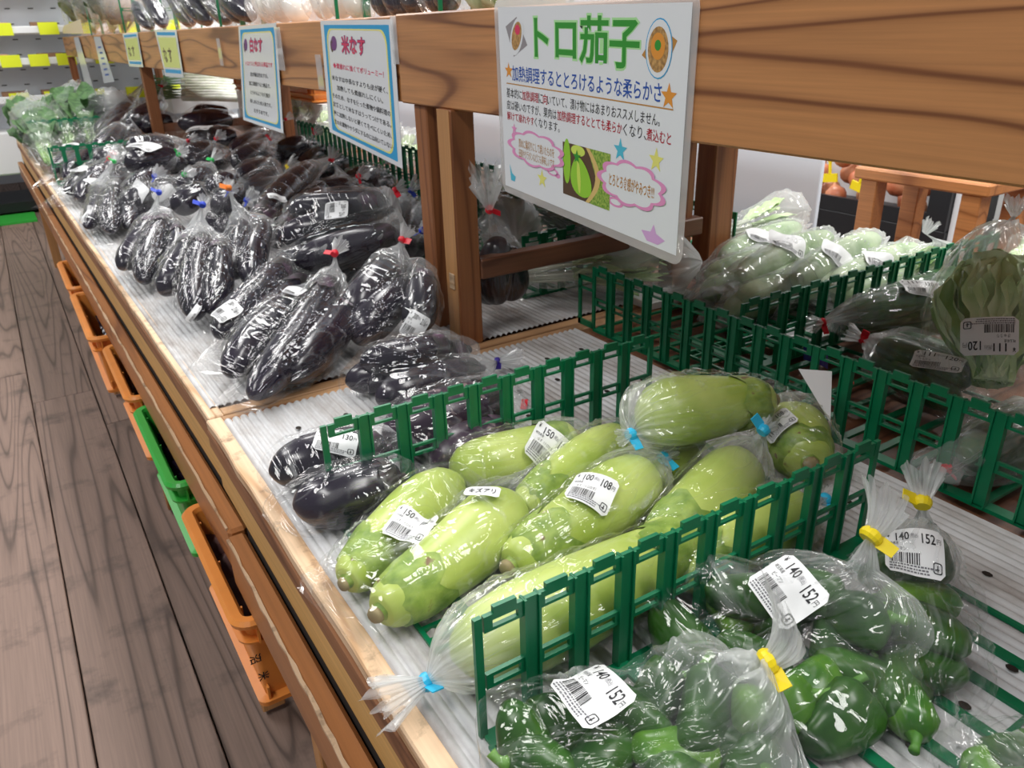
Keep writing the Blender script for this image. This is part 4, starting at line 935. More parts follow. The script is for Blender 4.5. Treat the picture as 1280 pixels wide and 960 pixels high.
def px_of(p):
    q = Vector(p)-Vector((0, 0, CH)); z = q.dot(_f); return (q.dot(_r)/z, -q.dot(_u)/z)
NUM = ['', '', 'two', 'three', 'four', 'five', 'six', 'seven', 'eight', 'nine', 'ten', 'eleven', 'twelve', 'thirteen', 'fourteen', 'fifteen']
def places(pts):               # wording that tells apart pieces seen side by side or one above the other
    n = len(pts); q = [px_of(p) for p in pts]
    if n == 1: return ['']
    sx = max(a for a, b in q)-min(a for a, b in q); sy = max(b for a, b in q)-min(b for a, b in q); ax = 0 if sx >= sy else 1
    o = sorted(range(n), key=lambda i: q[i][ax]); out = ['']*n; side = ('left', 'top')[ax]
    for k, i in enumerate(o):
        if k == 0: w = ('leftmost of ', 'uppermost of ')[ax]
        elif k == n-1: w = ('rightmost of ', 'lowest of ')[ax]
        elif n == 3: w = 'middle one of '
        else: w = ['', 'second', 'third', 'fourth', 'fifth', 'sixth', 'seventh', 'eighth', 'ninth', 'tenth', 'eleventh', 'twelfth', 'thirteenth'][k]+' from the %s of ' % side
        out[i] = w+NUM[n]+' '
    return out

# ------------------------------------------------------------------ bagged goods on the counter
SEED = [0]
def A(q): return at(*q) if not isinstance(q, Vector) else q
def egg_bag(desc, eggs, bottom, neck, wide=.10, kind='black', r=.024, tie='red', labels=(), prof=None, mats=None, parts=True, film=None, short=None, **k):
    SEED[0] += 1; sd = SEED[0]; sph = []
    nm, cat, word = {'black': ('black_eggplant', 'eggplant', 'black eggplant'), 'toro': ('green_eggplant', 'eggplant', 'light green eggplant'), 'speck': ('purple_eggplant', 'eggplant', 'dark purple speckled eggplant'),
                'gourd': ('pale_gourd', 'gourd', 'pale green mottled gourd'), 'cuke': ('cucumber', 'cucumber', 'dark green cucumber'), 'radish': ('white_radish', 'radish', 'white radish')}[kind]
    mats = mats or {'black': (M_egg, M_eggc), 'toro': (M_toro, M_torc), 'speck': (M_eggp, M_eggc), 'gourd': (M_gourd, M_gourd), 'cuke': (M_cuke, M_cuke), 'radish': (M_radish, M_leaf)}[kind]
    prof = prof or {'black': 'slim', 'toro': 'toro', 'speck': 'round', 'gourd': 'cuke', 'cuke': 'cuke', 'radish': 'cuke'}[kind]
    key = short or desc
    pl_ = places([(A(e[0])+A(e[1]))/2 for e in eggs])
    for i, e in enumerate(eggs):
        a, b = A(e[0]), A(e[1]); rr_ = e[2] if len(e) > 2 else r; bd = e[3] if len(e) > 3 else (0.03 if i % 2 else -0.03)
        lab = pl_[i]+word+('s' if len(eggs) > 1 else '')+' in the '+key
        if len(lab.split()) > 16: lab = lab.replace('of '+NUM[min(len(eggs), 15)]+' ', '')
        if len(lab.split()) > 16: lab = lab.replace('black ', '', 1)
        o, s_ = veg(nm, a, b, rr_, prof, lab, cat, ('%ss in the %s' % (word, key))[:100] if len(eggs) > 1 else None, mats, bd, parts, seed=sd*10+i, n=20 if parts else 12, seg=20 if parts else 12)
        sph += s_
    return film_bag(desc, sph, A(bottom), A(neck), wide, seed=sd, tie=tie, labels=labels, mat=film or M_film, **k)
LB = 'w', 'h'
def L_(px, py, ang, kind, sc=1.0, w=.037, h=.036, text=None): return (px, py, ang, kind, sc, w, h, px, text)

# light green eggplants inside the first two dividers
egg_bag('clear bag of two light green eggplants nearest the worn counter edge', [((434,726,.026), (572,600,.03), .027, -.04), ((476,764,.028), (645,626,.034), .0315, .03)],
        (408,745,.002), (668,585,.03), .165, 'toro', tie=None, tail=0, labels=[L_(514,661,-35,'150'), L_(603,616,-18,'',1,.030,.014,'キズアリ')], M=120, K=84, short='left bag of two', creases=70)
egg_bag('clear bag of one light green eggplant behind the left pair, label at right', [((716,545,.034), (563,592,.028), .0285)], (545,600,.004), (740,535,.03), .09, 'toro', tie=None, tail=0,
        labels=[L_(686,561,-37,'150',1.2)], M=96, K=64, short='bag behind the left pair')
egg_bag('clear bag with an unlabelled light green eggplant lying in the middle', [((652,636,.026), (785,545,.030), .026)], (640,650,.002), (800,530,.03), .08, 'toro', tie=None, tail=0, M=84, K=56, short='unlabelled middle bag')
egg_bag('clear bag with a light green eggplant in the centre, price label facing up', [((640,706,.032), (812,588,.040), .0325, .02)], (620,728,.003), (829,572,.05), .09, 'toro', tie='cyan', tail=.012,
        labels=[L_(740,613,-37,'100',1.03)], M=110, K=76, short='centre bag labelled 100')
egg_bag('clear bag with the longest light green eggplant, lying along the front divider', [((872,668,.036), (566,822,.038), .034, -.02)], (905,668,.004), (538,850,.016), .09, 'toro', tie='cyan', tail=.034, neck_r=.005,
        M=110, K=80, short='front bag along the divider')
egg_bag('clear bag with a big light green eggplant pointing back, blue rear tie', [((822,682,.034), (930,580,.038), .033, .02)], (806,700,.004), (941,552,.078), .09, 'toro', tie='cyan', tail=.010, M=96, K=64, short='bag of the big one pointing back')
egg_bag('clear bag with the topmost light green eggplant, blue tie on its left', [((962,500,.082), (797,524,.085), .0325, .03)], (975,487,.085), (795,541,.080), .10, 'toro', tie='cyan', tail=.012, M=110, K=70, short='topmost bag')
egg_bag('clear bag with a light green eggplant whose stem end faces forward, at right', [((1012,578,.034), (985,528,.036), .036)], (1040,590,.004), (975,500,.05), .09, 'toro', tie=None, tail=0,
        labels=[L_(972,531,28,'100',.95,.037,.026)], M=96, K=60, short='right bag, stem end forward')
egg_bag('clear bag with a light green eggplant low behind the front divider', [((852,722,.028), (1008,632,.030), .028)], (835,742,.003), (1031,624,.022), .08, 'toro', tie='cyan', tail=.014, M=84, K=56, short='low bag behind the front divider')
egg_bag('clear bag with a light green eggplant half hidden under the topmost bag', [((778,618,.026), (868,566,.028), .024)], (768,628,.003), (880,556,.03), .07, 'toro', tie=None, tail=0, M=64, K=40, short='bag half hidden under the topmost bag')
# white card standing in the right hand bag
m = MB(); c0, c1, c2 = at(998,461,.10), at(1040,464,.095), at(1038,528,.055); nn = (c1-c0).cross(c2-c0).normalized()*.0005
m.add([c0, c1, c2, c0+nn, c1+nn, c2+nn], [(0,1,2),(5,4,3),(0,3,4,1),(1,4,5,2),(2,5,3,0)]); o = m.obj('folded_card', M_paper, origin=c2); tag(o, 'white folded triangular card sticking up behind the green eggplants', 'card')
# loose tape
m = MB(); a_ = at(655,507,.004); dr = (at(658,492,.004)-a_).normalized(); sd_ = Vector((dr.y, -dr.x, 0)); m.add([a_-sd_*.004-dr*.009, a_+sd_*.004-dr*.009, a_+sd_*.004+dr*.001, a_-sd_*.004+dr*.001, a_+sd_*.004+dr*.010+Vector((0,0,.004)), a_-sd_*.004+dr*.010+Vector((0,0,.004))], [(0,1,2,3),(3,2,4,5)])
o = m.obj('tape_scrap', TIE['red'], origin=a_); tag(o, 'red scrap of tape lying on the ribbed sheet behind the first divider', 'tape')

# bagged green peppers
def pepper_bag(desc, short, pts, bottom, neck, wide, tie='yellow', labels=(), **k):
    SEED[0] += 1; rr = random.Random(SEED[0]); sph = []
    pl_ = places([at(*p[:3]) for p in pts])
    for i, p in enumerate(pts):
        d = Vector((rr.uniform(-1, 1), rr.uniform(-1, 1), rr.uniform(-.35, .35))) if len(p) < 4 else (at(*p[3])-at(*p[:3]))
        o, s_ = pepper(at(*p[:3]), d, SEED[0]*3+i, pl_[i]+'green peppers in the '+short, 'green peppers in the '+short); sph += s_
    return film_bag(desc, sph, A(bottom), A(neck), wide, seed=SEED[0], tie=tie, labels=labels, **k)
pepper_bag('clear bag of green peppers nearest the camera, white price label on its left side', 'nearest bag',
           [(655,930,.022), (700,905,.024), (745,950,.022), (790,905,.026), (845,935,.024), (905,930,.024), (955,950,.022), (815,880,.026), (875,890,.040), (925,890,.042), (760,1000,.022), (860,990,.022), (950,1000,.022), (690,975,.020)],
           (690,1000,.002), (955,830,.080), .17, labels=[L_(742,866,-64,'140',1.08)], M=150, K=100, tail=.034, neck_r=.006, taildir=(.05, .6, .75), creases=110, crease_amp=.003)
pepper_bag('clear bag of green peppers in the middle, yellow tie high above its price label', 'middle bag',
           [(850,790,.022), (905,760,.024), (940,825,.024), (985,770,.030), (1040,800,.030), (1070,850,.022), (1000,860,.024), (1065,770,.050), (1010,740,.050), (930,745,.045), (1040,900,.022), (965,890,.020)],
           (900,900,.002), (1089,670,.100), .15, labels=[L_(984,738,-58,'140',1.1)], M=150, K=100, tail=.030, neck_r=.006, taildir=(.3, .35, .9), creases=110, crease_amp=.003)
pepper_bag('clear bag of green peppers at the right with the label just below its tie', 'right bag',
           [(1125,800,.024), (1160,840,.024), (1115,860,.022), (1150,755,.040, (1200,760,.040)), (1120,710,.055), (1150,700,.055), (1155,790,.045), (1100,780,.030), (1130,868,.022)],
           (1150,925,.002), (1153,628,.095), .10, labels=[L_(1143,688,-18,'140',1.02)], M=130, K=90, tail=.024, neck_r=.005, taildir=(.1, .2, 1), creases=80, crease_amp=.003)
pepper_bag('clear bag of green peppers cut off by the lower right corner of the view', 'corner bag', [(1255,950,.020), (1290,965,.022), (1270,1000,.020), (1310,1010,.022)], (1225,955,.002), (1340,1000,.06), .06, M=64, K=40, tail=.02)

# black eggplants on the near counter, left of the first divider
egg_bag('clear bag of two glossy black eggplants at the foot of the first divider', [((482,562,.032), (336,590,.030), .029, .05), ((500,600,.030), (366,634,.029), .029, -.05)], (352,650,.002), (520,560,.02), .11, 'black',
        tie=None, tail=0, prof='round', labels=[L_(420,552,-8,'120',1,.042,.024)], M=120, K=80, creases=80, short='bag at the foot of the first divider', film=M_filmd)
egg_bag('crinkled bag of speckled purple eggplants behind the first divider, its mouth to the left', [((628,500,.040), (478,545,.036), .036), ((636,540,.03), (540,580,.03), .026)], (430,560,.002), (648,470,.03), .10, 'speck', tie=None, tail=0,
        M=110, K=76, creases=90, film=M_filmd, short='crinkled bag behind the first divider')
egg_bag('crinkled bag of black eggplants lying before the wooden post', [((582,438,.030), (432,478,.026), .026), ((600,462,.030), (470,500,.028), .026), ((560,430,.055), (450,455,.05), .022)], (415,470,.004), (622,452,.018), .10, 'black', tie='navy', tail=.03,
        M=110, K=76, creases=100, film=M_filmd, short='bag before the wooden post')
# the heap on the second counter
egg_bag('foremost big clear bag of long black eggplants, red tie pointing up', [((414,352,.080), (314,497,.028), .029), ((376,372,.060), (284,468,.028), .027), ((440,380,.060), (356,474,.030), .029), ((400,400,.035), (330,470,.03), .024)], (288,512,.003), (414,323,.115), .11, 'black', tie='red',
        labels=[L_(368,366,-42,'',1,.03,.024)], M=130, K=92, creases=90, tail=.024, short='foremost big bag', film=M_filmd)
egg_bag('clear bag of black eggplants left of the foremost bag, price label showing', [((356,330,.07), (270,420,.028), .029), ((380,350,.05), (300,450,.028), .028)], (262,450,.003), (385,318,.07), .09, 'black', tie=None, tail=0,
        labels=[L_(283,388,-52,'200',1,.032,.04)], M=100, K=68, short='bag left of the foremost', film=M_filmd)
egg_bag('clear bag of black eggplants beside the post, red tie, label low on its left', [((490,325,.105), (432,400,.050), .029), ((522,350,.085), (442,426,.034), .030), ((528,340,.11), (520,415,.05), .026)], (432,438,.010), (501,303,.14), .10, 'black', tie='red',
        labels=[L_(424,424,-30,'200',1,.030,.036)], M=110, K=72, tail=.020, short='bag beside the post', film=M_filmd)
egg_bag('large clear bag of black eggplants on top of the heap, label facing up', [((486,262,.125), (346,298,.090), .030), ((496,292,.112), (368,328,.080), .030), ((480,250,.15), (362,262,.125), .027)], (345,320,.07), (492,239,.165), .11, 'black', tie='red',
        labels=[L_(421,264,-88,'200',1,.034,.042)], M=120, K=80, tail=.020, short='large bag on top of the heap', film=M_filmd, floor=ZT+.05)
egg_bag('clear bag with a long black eggplant pointing up to the sign', [((318,284,.085), (396,208,.120), .030), ((345,292,.08), (404,238,.11), .025)], (312,298,.05), (405,212,.13), .08, 'black', tie=None, tail=0, labels=[L_(346,246,32,'',1,.036,.022)], M=84, K=56, short='bag pointing up to the sign', film=M_filmd)
egg_bag('upright black eggplants in a blue-tied bag, right one of two by the rim', [((238,298,.095), (203,368,.030), .025), ((256,296,.10), (243,398,.030), .026), ((274,306,.09), (264,390,.032), .025)], (228,418,.003), (250,276,.135), .10, 'black', tie='blue',
        labels=[L_(199,316,52,'',1,.030,.010)], M=110, K=76, tail=.016, short='right bag of two by the rim', film=M_filmd)
egg_bag('upright black eggplants in a blue-tied bag, left one of two by the rim', [((190,275,.08), (151,335,.03), .026), ((206,273,.085), (180,352,.03), .027), ((222,286,.075), (214,348,.03), .024)], (165,368,.003), (194,258,.115), .10, 'black', tie='blue', M=100, K=70, tail=.014, short='left bag of two by the rim', film=M_filmd)
egg_bag('clear bag of black eggplants with an orange tie behind the upright bags', [((300,278,.10), (288,346,.05), .026), ((330,282,.10), (314,355,.05), .027)], (292,362,.02), (287,262,.14), .09, 'black', tie='orange', M=84, K=56, tail=.014, parts=False, short='bag with an orange tie', film=M_filmd)
egg_bag('clear bag of fat black eggplants on the rim with a narrow white label', [((122,236,.055), (108,284,.028), .026), ((145,236,.065), (140,290,.030), .028), ((160,248,.05), (160,284,.03), .024)], (130,304,.003), (141,217,.10), .13, 'black', tie='green', prof='round',
        labels=[L_(108,268,80,'',1,.045,.014)], M=84, K=56, tail=.02, parts=False, short='bag with a narrow white label', film=M_filmd)
def far(desc, eggs, bottom, neck, tie, labels=(), r=.026, wide=.11, **k):
    eggs = [(e[0], e[1], (e[2] if len(e) > 2 else r)*1.15) for e in eggs]
    return egg_bag(desc, eggs, bottom, neck, wide, 'black', r=r, tie=tie, labels=labels, M=60, K=38, parts=False, film=M_filmd, creases=34, flag=True, **k)
far('bag of black eggplants at the far left end of the heap', [((104,174,.06), (66,214,.03)), ((118,186,.06), (84,222,.03))], (60,226,.003), (116,166,.08), None, [L_(92,180,30,'',1,.07,.04)], tail=0, r=.03, short='bag at the far left end')
far('small clear bag of black eggplants with a white label standing on its left side', [((118,208,.06), (84,240,.03)), ((128,218,.05), (100,248,.03))], (80,250,.003), (135,196,.09), 'red', [L_(101,211,-60,'',1,.06,.05), L_(118,228,50,'',1,.07,.03)], short='bag with label on its left side')
far('clear bag of black eggplants crowning the heap, square white label on top', [((222,196,.115), (156,204,.12), .034), ((215,180,.13), (158,188,.13), .030), ((226,205,.10), (190,180,.12), .03)], (150,214,.08), (235,176,.14), 'red', [L_(180,181,-32,'',1,.075,.062)], wide=.14, floor=ZT+.05, short='bag crowning the heap')
far('clear bag of black eggplants at the back left of the heap', [((165,125,.16), (120,165,.10), .036), ((172,140,.13), (128,180,.08), .034)], (118,178,.06), (170,116,.2), None, tail=0, wide=.14, short='bag at the back left')
far('clear bag of black eggplants with a red tie before the far post', [((200,130,.16), (160,155,.13), .036), ((215,150,.13), (175,160,.11), .034)], (155,166,.08), (193,119,.2), 'red', wide=.14, short='bag before the far post')
far('wide bag of black eggplants with a big pale label, under a sign', [((290,150,.12), (222,155,.12), .034), ((296,170,.10), (232,178,.09), .034), ((285,140,.14), (240,142,.14), .03)], (218,185,.05), (268,190,.10), 'green', [L_(249,160,-8,'',1,.085,.055)], wide=.14, short='bag with a big pale label')
far('clear bag of black eggplants with two labels left of centre in the heap', [((205,215,.09), (160,240,.07), .028), ((225,235,.08), (178,252,.06), .028)], (155,250,.04), (230,218,.12), 'green', [L_(172,241,-35,'',1,.05,.05), L_(208,246,25,'',1,.055,.045)], short='bag with two labels')
far('clear bag of black eggplants with a green tie behind the upright bags', [((255,240,.09), (215,262,.06), .026), ((262,215,.11), (226,235,.09), .026)], (212,262,.04), (265,200,.135), 'green', short='bag with a green tie behind')
far('bag of black eggplants with dark blue tie in the middle of the heap', [((300,240,.09), (268,262,.07), .025), ((290,222,.11), (262,240,.09), .025)], (262,262,.05), (286,238,.12), 'blue', short='bag with a dark blue tie')
far('clear bag of black eggplants with a yellow tie before the green lattice', [((350,215,.09), (305,245,.07), .026), ((335,205,.10), (300,225,.09), .026), ((355,235,.08), (320,255,.06), .026)], (298,252,.04), (359,208,.12), 'yellow', short='bag with a yellow tie')
far('crinkled red-tied bag of black eggplants right of the long upright one', [((430,225,.07), (400,255,.06), .024), ((440,240,.07), (415,262,.05), .024)], (398,265,.03), (410,214,.12), 'red', short='bag right of the long upright one')
far('clear bag of black eggplants at the back of the heap under the sign corner', [((330,165,.09), (290,190,.07), .03), ((350,175,.08), (310,200,.06), .03)], (288,200,.03), (345,158,.12), 'red', short='bag under the sign corner')
far('clear bag of black eggplants at the back right of the heap near the lattice', [((420,185,.07), (375,205,.05), .028), ((440,200,.06), (390,220,.04), .026)], (370,218,.02), (440,180,.09), 'green', short='bag at the back right')
far('clear bag of black eggplants filling the middle of the heap behind the crown', [((150,190,.09), (120,205,.07), .03), ((160,205,.07), (128,222,.05), .03)], (116,220,.03), (158,184,.11), 'green', short='bag filling the middle')
MID = [(('bag under the foot of the large top bag'), (400,318,.07), (345,345,.04), None), ('bag between the foremost and the post ones', (470,305,.07), (415,345,.045), None), ('bag behind the post one', (520,300,.08), (470,320,.06), 'blue'),
       (('bag below the yellow tie'), (300,262,.05), (262,285,.03), 'blue'), ('bag between the orange tie and the long upright one', (350,262,.06), (315,292,.04), None), ('bag behind the large top bag', (440,232,.09), (385,250,.06), 'red'),
       ('bag low against the post', (505,250,.07), (470,285,.05), 'blue'), ('bag left of the big pale label', (215,205,.09), (172,222,.07), 'green'), ('bag right of the big pale label', (330,185,.10), (292,205,.08), 'red'),
       ('bag under the middle of the blue sign', (470,215,.08), (430,232,.06), 'green'), ('bag before the lattice end', (385,178,.10), (345,190,.08), 'red'), ('bag in the second row by the rim', (128,210,.07), (112,232,.04), 'red'),
       ('bag behind the labelled left ones', (150,160,.12), (118,190,.08), None), ('bag behind the fat ones on the rim', (185,232,.08), (160,262,.05), 'blue'), ('dark bag right of the crowning one', (262,185,.11), (228,200,.10), 'red'),
       ]
for desc_, a_, b_, tie_ in MID:
    e_ = [(a_, b_, .030)]
    for q in (1, 2): e_.append(((a_[0]+q*11, a_[1]+q*4, max(a_[2]-.018*q, .03)), (b_[0]+q*13, b_[1]+q*5, max(b_[2]-.012*q, .025)), .028))
    far('clear '+desc_+', holding black eggplants', e_, (b_[0]-6, b_[1]+8, max(b_[2]-.03, .01)), (a_[0]+8, a_[1]-12, a_[2]+.05), tie_, tail=.03 if tie_ else 0, short=desc_)
far('upright clear bag of black eggplants behind the cross rail with a red tie', [((622,300,.14), (620,378,.035), .026), ((636,310,.12), (640,375,.035), .024), ((610,320,.12), (612,375,.03), .022)], (622,392,.006), (612,262,.20), 'red', taildir=(.0, .1, 1), tail=.05, short='upright bag behind the cross rail')

# ------------------------------------------------------------------ rear counter: gourds, cucumbers, lettuce
def gourds(desc, short, eggs, bottom, neck, kind='gourd', tie=None, labels=(), film=None, r=.022, **k):
    k.setdefault('tail', .02 if tie else 0)
    return egg_bag(desc, eggs, bottom, neck, k.pop('wide', .10), kind, r=r, tie=tie, labels=labels, film=film or M_filmh, short=short, parts=False, M=96, K=64, **k)
gourds('hazy bag of pale green gourds next to the right post, label near its middle', 'hazy bag next to the right post', [((903,322,.060), (1000,284,.066)), ((908,340,.045), (1005,300,.05))], (897,330,.03), (1015,280,.06), labels=[L_(954,297,-15,'',1,.06,.05)])
gourds('hazy bag of pale green gourds, second from the right post, label at its top', 'second hazy bag from the right post', [((925,345,.075), (1040,296,.085)), ((930,360,.05), (1045,312,.06))], (915,352,.03), (1050,292,.08), labels=[L_(985,303,-12,'',1,.06,.045)])
gourds('hazy bag of pale green gourds, third from the right post, label facing the aisle', 'third hazy bag from the right post', [((995,350,.075), (1098,298,.085)), ((1000,365,.05), (1105,320,.06))], (985,356,.03), (1112,296,.08), labels=[L_(1049,317,-30,'',1,.055,.045)])
gourds('hazy bag of pale green gourds behind the dark divider, label showing above it', 'hazy bag behind the dark divider', [((1040,358,.06), (1150,312,.075)), ((1045,372,.04), (1152,335,.05))], (1030,366,.03), (1160,308,.07), labels=[L_(1100,325,-12,'',1,.05,.04)])
gourds('hazy bag of gourds with greenish brown ends, low beside the right post', 'low bag beside the right post', [((880,366,.028), (968,338,.04), .024), ((885,345,.045), (960,322,.055), .022)], (868,372,.01), (980,330,.05))
gourds('hazy bag of pale gourds lying low behind the long divider, narrow label upright', 'low bag behind the long divider', [((910,390,.028), (1015,356,.04), .026), ((925,372,.05), (1010,348,.055), .022)], (900,396,.01), (1025,350,.04), labels=[L_(976,386,-80,'',1,.04,.032)])
gourds('clear bag of dark cucumbers with a red tie at its left tip', 'red-tied bag pointing left', [((1052,405,.045), (1190,378,.07), .020), ((1060,392,.07), (1195,355,.085), .020), ((1062,412,.025), (1195,400,.04), .020), ((1070,385,.055), (1198,340,.06), .02)], (1215,372,.05), (1040,401,.055), 'cuke', 'red',
       labels=[L_(1152,359,-4,'111',1,.05,.026)], film=M_filmd, r=.02)
gourds('clear bag of dark cucumbers pointing at the viewer, red tie, label along its side', 'bag pointing at the viewer', [((1100,432,.055), (1215,478,.05), .020), ((1095,448,.035), (1200,505,.03), .020), ((1115,425,.035), (1230,470,.03), .020)], (1235,500,.02), (1087,428,.06), 'cuke', 'red',
       labels=[L_(1172,452,-38,'111',1,.055,.022)], film=M_filmd, r=.02)
gourds('hazy bag of dark cucumbers low at the right edge behind the near divider', 'low bag at the right edge', [((1200,560,.022), (1290,520,.03), .02), ((1215,585,.022), (1300,545,.03), .02), ((1205,570,.05), (1300,525,.055), .018)], (1185,580,.01), (1310,520,.04), 'cuke', None, film=M_filmh, r=.02)
def blade(m, base, tip, w, up, curl=.25, ruffle=.0, n=9, k=6, seed=0, cup=.35):
    base = Vector(base); tip = Vector(tip); d = tip-base; L = d.length; d.normalize(); u = Vector(up); sd = d.cross(u).normalized(); u = sd.cross(d).normalized(); rr = random.Random(seed); ph = rr.uniform(0, 6)
    vs = []
    for i in range(n+1):
        t = i/n; ww = w*float(np.interp(t, [0, .15, .35, .65, .88, 1], [.30, .36, .75, 1, .7, .12]))
        for j in range(k+1):
            q = j/k*2-1
            vs.append(base+d*(L*t)+u*(curl*L*(t*t)*1.0+cup*ww*q*q*.6+ruffle*abs(q)**2*math.sin(t*22+ph+q*3))+sd*(ww*.5*q))
    m.add(vs, [(i*(k+1)+j, (i+1)*(k+1)+j, (i+1)*(k+1)+j+1, i*(k+1)+j+1) for i in range(n) for j in range(k)])
def leafy_head(name, label, cat, base, top, R, mats, film_label, nleaf=22, tie=None, labels=(), hazy=None, wrap=None, wide=.12, neckp=None, sd=0, taper=1.0):
    base = Vector(base); top = Vector(top); ax = (top-base).normalized(); L = (top-base).length; s, u = frame(ax); rr = random.Random(sd+40)
    t_ = empty(name, base-Vector((0, 0, R*.5)), label, cat)
    for i in range(nleaf):
        a = i*2.39996; k = .35+.65*(i/nleaf); o = (s*math.cos(a)+u*math.sin(a)); m = MB()
        blade(m, base+o*R*.25*k, base+ax*L*rr.uniform(.86, 1.0)*(1.12-.22*k)+o*R*.75*k*taper, R*2.1, o, curl=.02, ruffle=R*.07, n=12, k=8, seed=i+sd, cup=-.42)
        m.obj('leaf', rr.choice(mats), t_, smooth=True)
    sph = [(base+ax*L*t, R*(.6+.5*math.sin(math.pi*min(1, t*.9+.12)))*(1 if t < .7 else taper)) for t in (0, .15, .3, .5, .7, .85, .95)]
    SEED[0] += 1
    return film_bag(film_label, sph, base-ax*.012, neckp or (top+ax*.06), wide, seed=SEED[0], tie=tie, labels=labels, mat=hazy or M_film, M=110, K=72, tail=.02, creases=90)
leafy_head('lettuce_head', 'big leafy lettuce head standing in a bag at the right edge', 'lettuce', at(1240,480,.055), at(1246,318,.17), .062, [M_leafp]*7+[M_leafd], 'tall clear bag around the big lettuce head, label with violet band on its front', nleaf=24,
           labels=[L_(1236,420,176,'111',1,.052,.040)], wide=.13, neckp=at(1268,270,.21), hazy=M_filmg)
leafy_head('lettuce_head', 'pale lettuce head behind the big one at the right edge of the view', 'lettuce', at(1290,440,.04), at(1290,310,.11), .045, [M_leafp], 'clear bag around the pale lettuce head at the right edge', nleaf=14, neckp=at(1300,280,.13), sd=9)
m = MB(); bnd = [at(1236+36*math.cos(t)*1.0, 396-10*math.sin(t), .10) for t in np.linspace(0, math.pi, 10)]
leafy_head('leafy_greens', 'yellow green leafy bunch in a bag with a white pointed tail, behind the cucumbers', 'greens', at(1128,345,.05), at(1190,318,.08), .026, [M_leafp, M_leafd], 'clear bag around the yellow green leafy bunch, pink tie below', nleaf=14, neckp=at(1156,292,.12), wide=.08, sd=5)
# violet tape bands
for (p0, p1, h0, w_, lb) in (((1205,392), (1268,392), .105, .007, 'violet tape band across the big lettuce bag above its label'), ((1000,440), (1030,452), .03, .02, 'dark blue printed band low behind the long divider')):
    a = at(p0[0], p0[1], h0); b = at(p1[0], p1[1], h0); m = MB(); n_ = 8; up = -_f
    for i in range(n_+1):
        t = i/n_; c = a*(1-t)+b*t+up*(.010*math.sin(math.pi*t)+.012); m.v += [tuple(c+_u*w_/2), tuple(c-_u*w_/2)]
    m.f = [(2*i, 2*i+1, 2*i+3, 2*i+2) for i in range(n_)]; m.m = [0]*n_
    o = m.obj('tape_band', TIE['navy'], origin=a); tag(o, lb, 'tape')
# red tape knots seen through the long divider
for i, (px, py, h) in enumerate(((1056,468,.05), (1182,585,.03))):
    c = at(px, py, h); m = MB(); m.tube([c-_r*.004, c+_r*.004], [.004, .0045], 10); m.bar(c, c+_r*.010-_u*.010, .006, .001)
    o = m.obj('tape_knot', TIE['red'], origin=c-Vector((0,0,.005))); tag(o, ['red tape knot seen through the long divider beside the white card', 'dark red tape knot low behind the long divider above the right pepper bag'][i], 'tape')
# white foam trays
for p, sx, sy, lb in ((at(1012,425,.004), .10, .05, 'small white foam tray low behind the dark divider'), (P(2.05, 2.16, -.996), .10, .05, 'white foam tray at the foot of the right posts')):
    m = MB(); q = [(-sx/2, -sy/2), (sx/2, -sy/2), (sx/2, sy/2), (-sx/2, sy/2)]
    m.add([p+Vector((x*.9, y*.85, 0)) for x, y in q]+[p+Vector((x, y, .014)) for x, y in q]+[p+Vector((x*.94, y*.9, .014)) for x, y in q]+[p+Vector((x*.86, y*.8, .003)) for x, y in q],
          [(3,2,1,0)]+[(i, (i+1) % 4, 4+(i+1) % 4, 4+i) for i in range(4)]+[(4+i, 4+(i+1) % 4, 8+(i+1) % 4, 8+i) for i in range(4)]+[(8+i, 8+(i+1) % 4, 12+(i+1) % 4, 12+i) for i in range(4)]+[(12,13,14,15)])
    o = m.obj('foam_tray', M_white, origin=p, bevel=.001); tag(o, lb, 'tray')

# ------------------------------------------------------------------ greens behind the cross rail and at the far end
def bunch(label, base, tip, n, w, mats, spread=.35, sd=0, film=None, filmlabel=None, white=None, R=.05):
    base = Vector(base); tip = Vector(tip); d = tip-base; L = d.length; dn = d.normalized(); s, u = frame(dn); rr = random.Random(sd)
    t_ = empty('leafy_greens', base-Vector((0, 0, .02)), label, 'greens'); m = MB(); st = MB()
    for i in range(n):
        a = rr.uniform(0, 6.28); o = (s*math.cos(a)+u*math.sin(a)); b0 = base+o*rr.uniform(0, .012); mid = base+dn*L*.35+o*R*.3; tp = base+dn*L*rr.uniform(.75, 1.0)+o*R*rr.uniform(.4, 1)
        st.tube([b0, mid], [.0028, .0016], 5); blade(m, mid, tp, w*rr.uniform(.7, 1.1), Vector((0, 0, 1)) if abs(dn.z) < .8 else o, curl=rr.uniform(-.15, .15), ruffle=w*.08, n=7, k=4, seed=i+sd)
    m.obj('leaves', mats[0], t_, smooth=True); st.obj('stalks', mats[1], t_, smooth=True)
    if film:
        SEED[0] += 1; film_bag(filmlabel, [(base+dn*L*t, R*(.35+.75*t)) for t in (0, .2, .4, .6, .8, .95)], base-dn*.01, tip+dn*.05, R*2, seed=SEED[0], tie=None, tail=0, mat=film, M=60, K=40, creases=40)
    return t_
bunch('leafy greens in a bag beyond the cross rail, seen under the big sign', at(625,250,.09), at(800,300,.10), 26, .035, (M_leaf, M_leek), sd=1, film=M_filmh, filmlabel='hazy bag around the greens seen under the big sign', R=.055)
bunch('leafy greens behind the black upright bag, left edge of the big sign', at(612,215,.12), at(640,290,.09), 16, .035, (M_leaf, M_leek), sd=2, film=M_filmh, filmlabel='hazy bag around greens at the left edge of the big sign', R=.05)
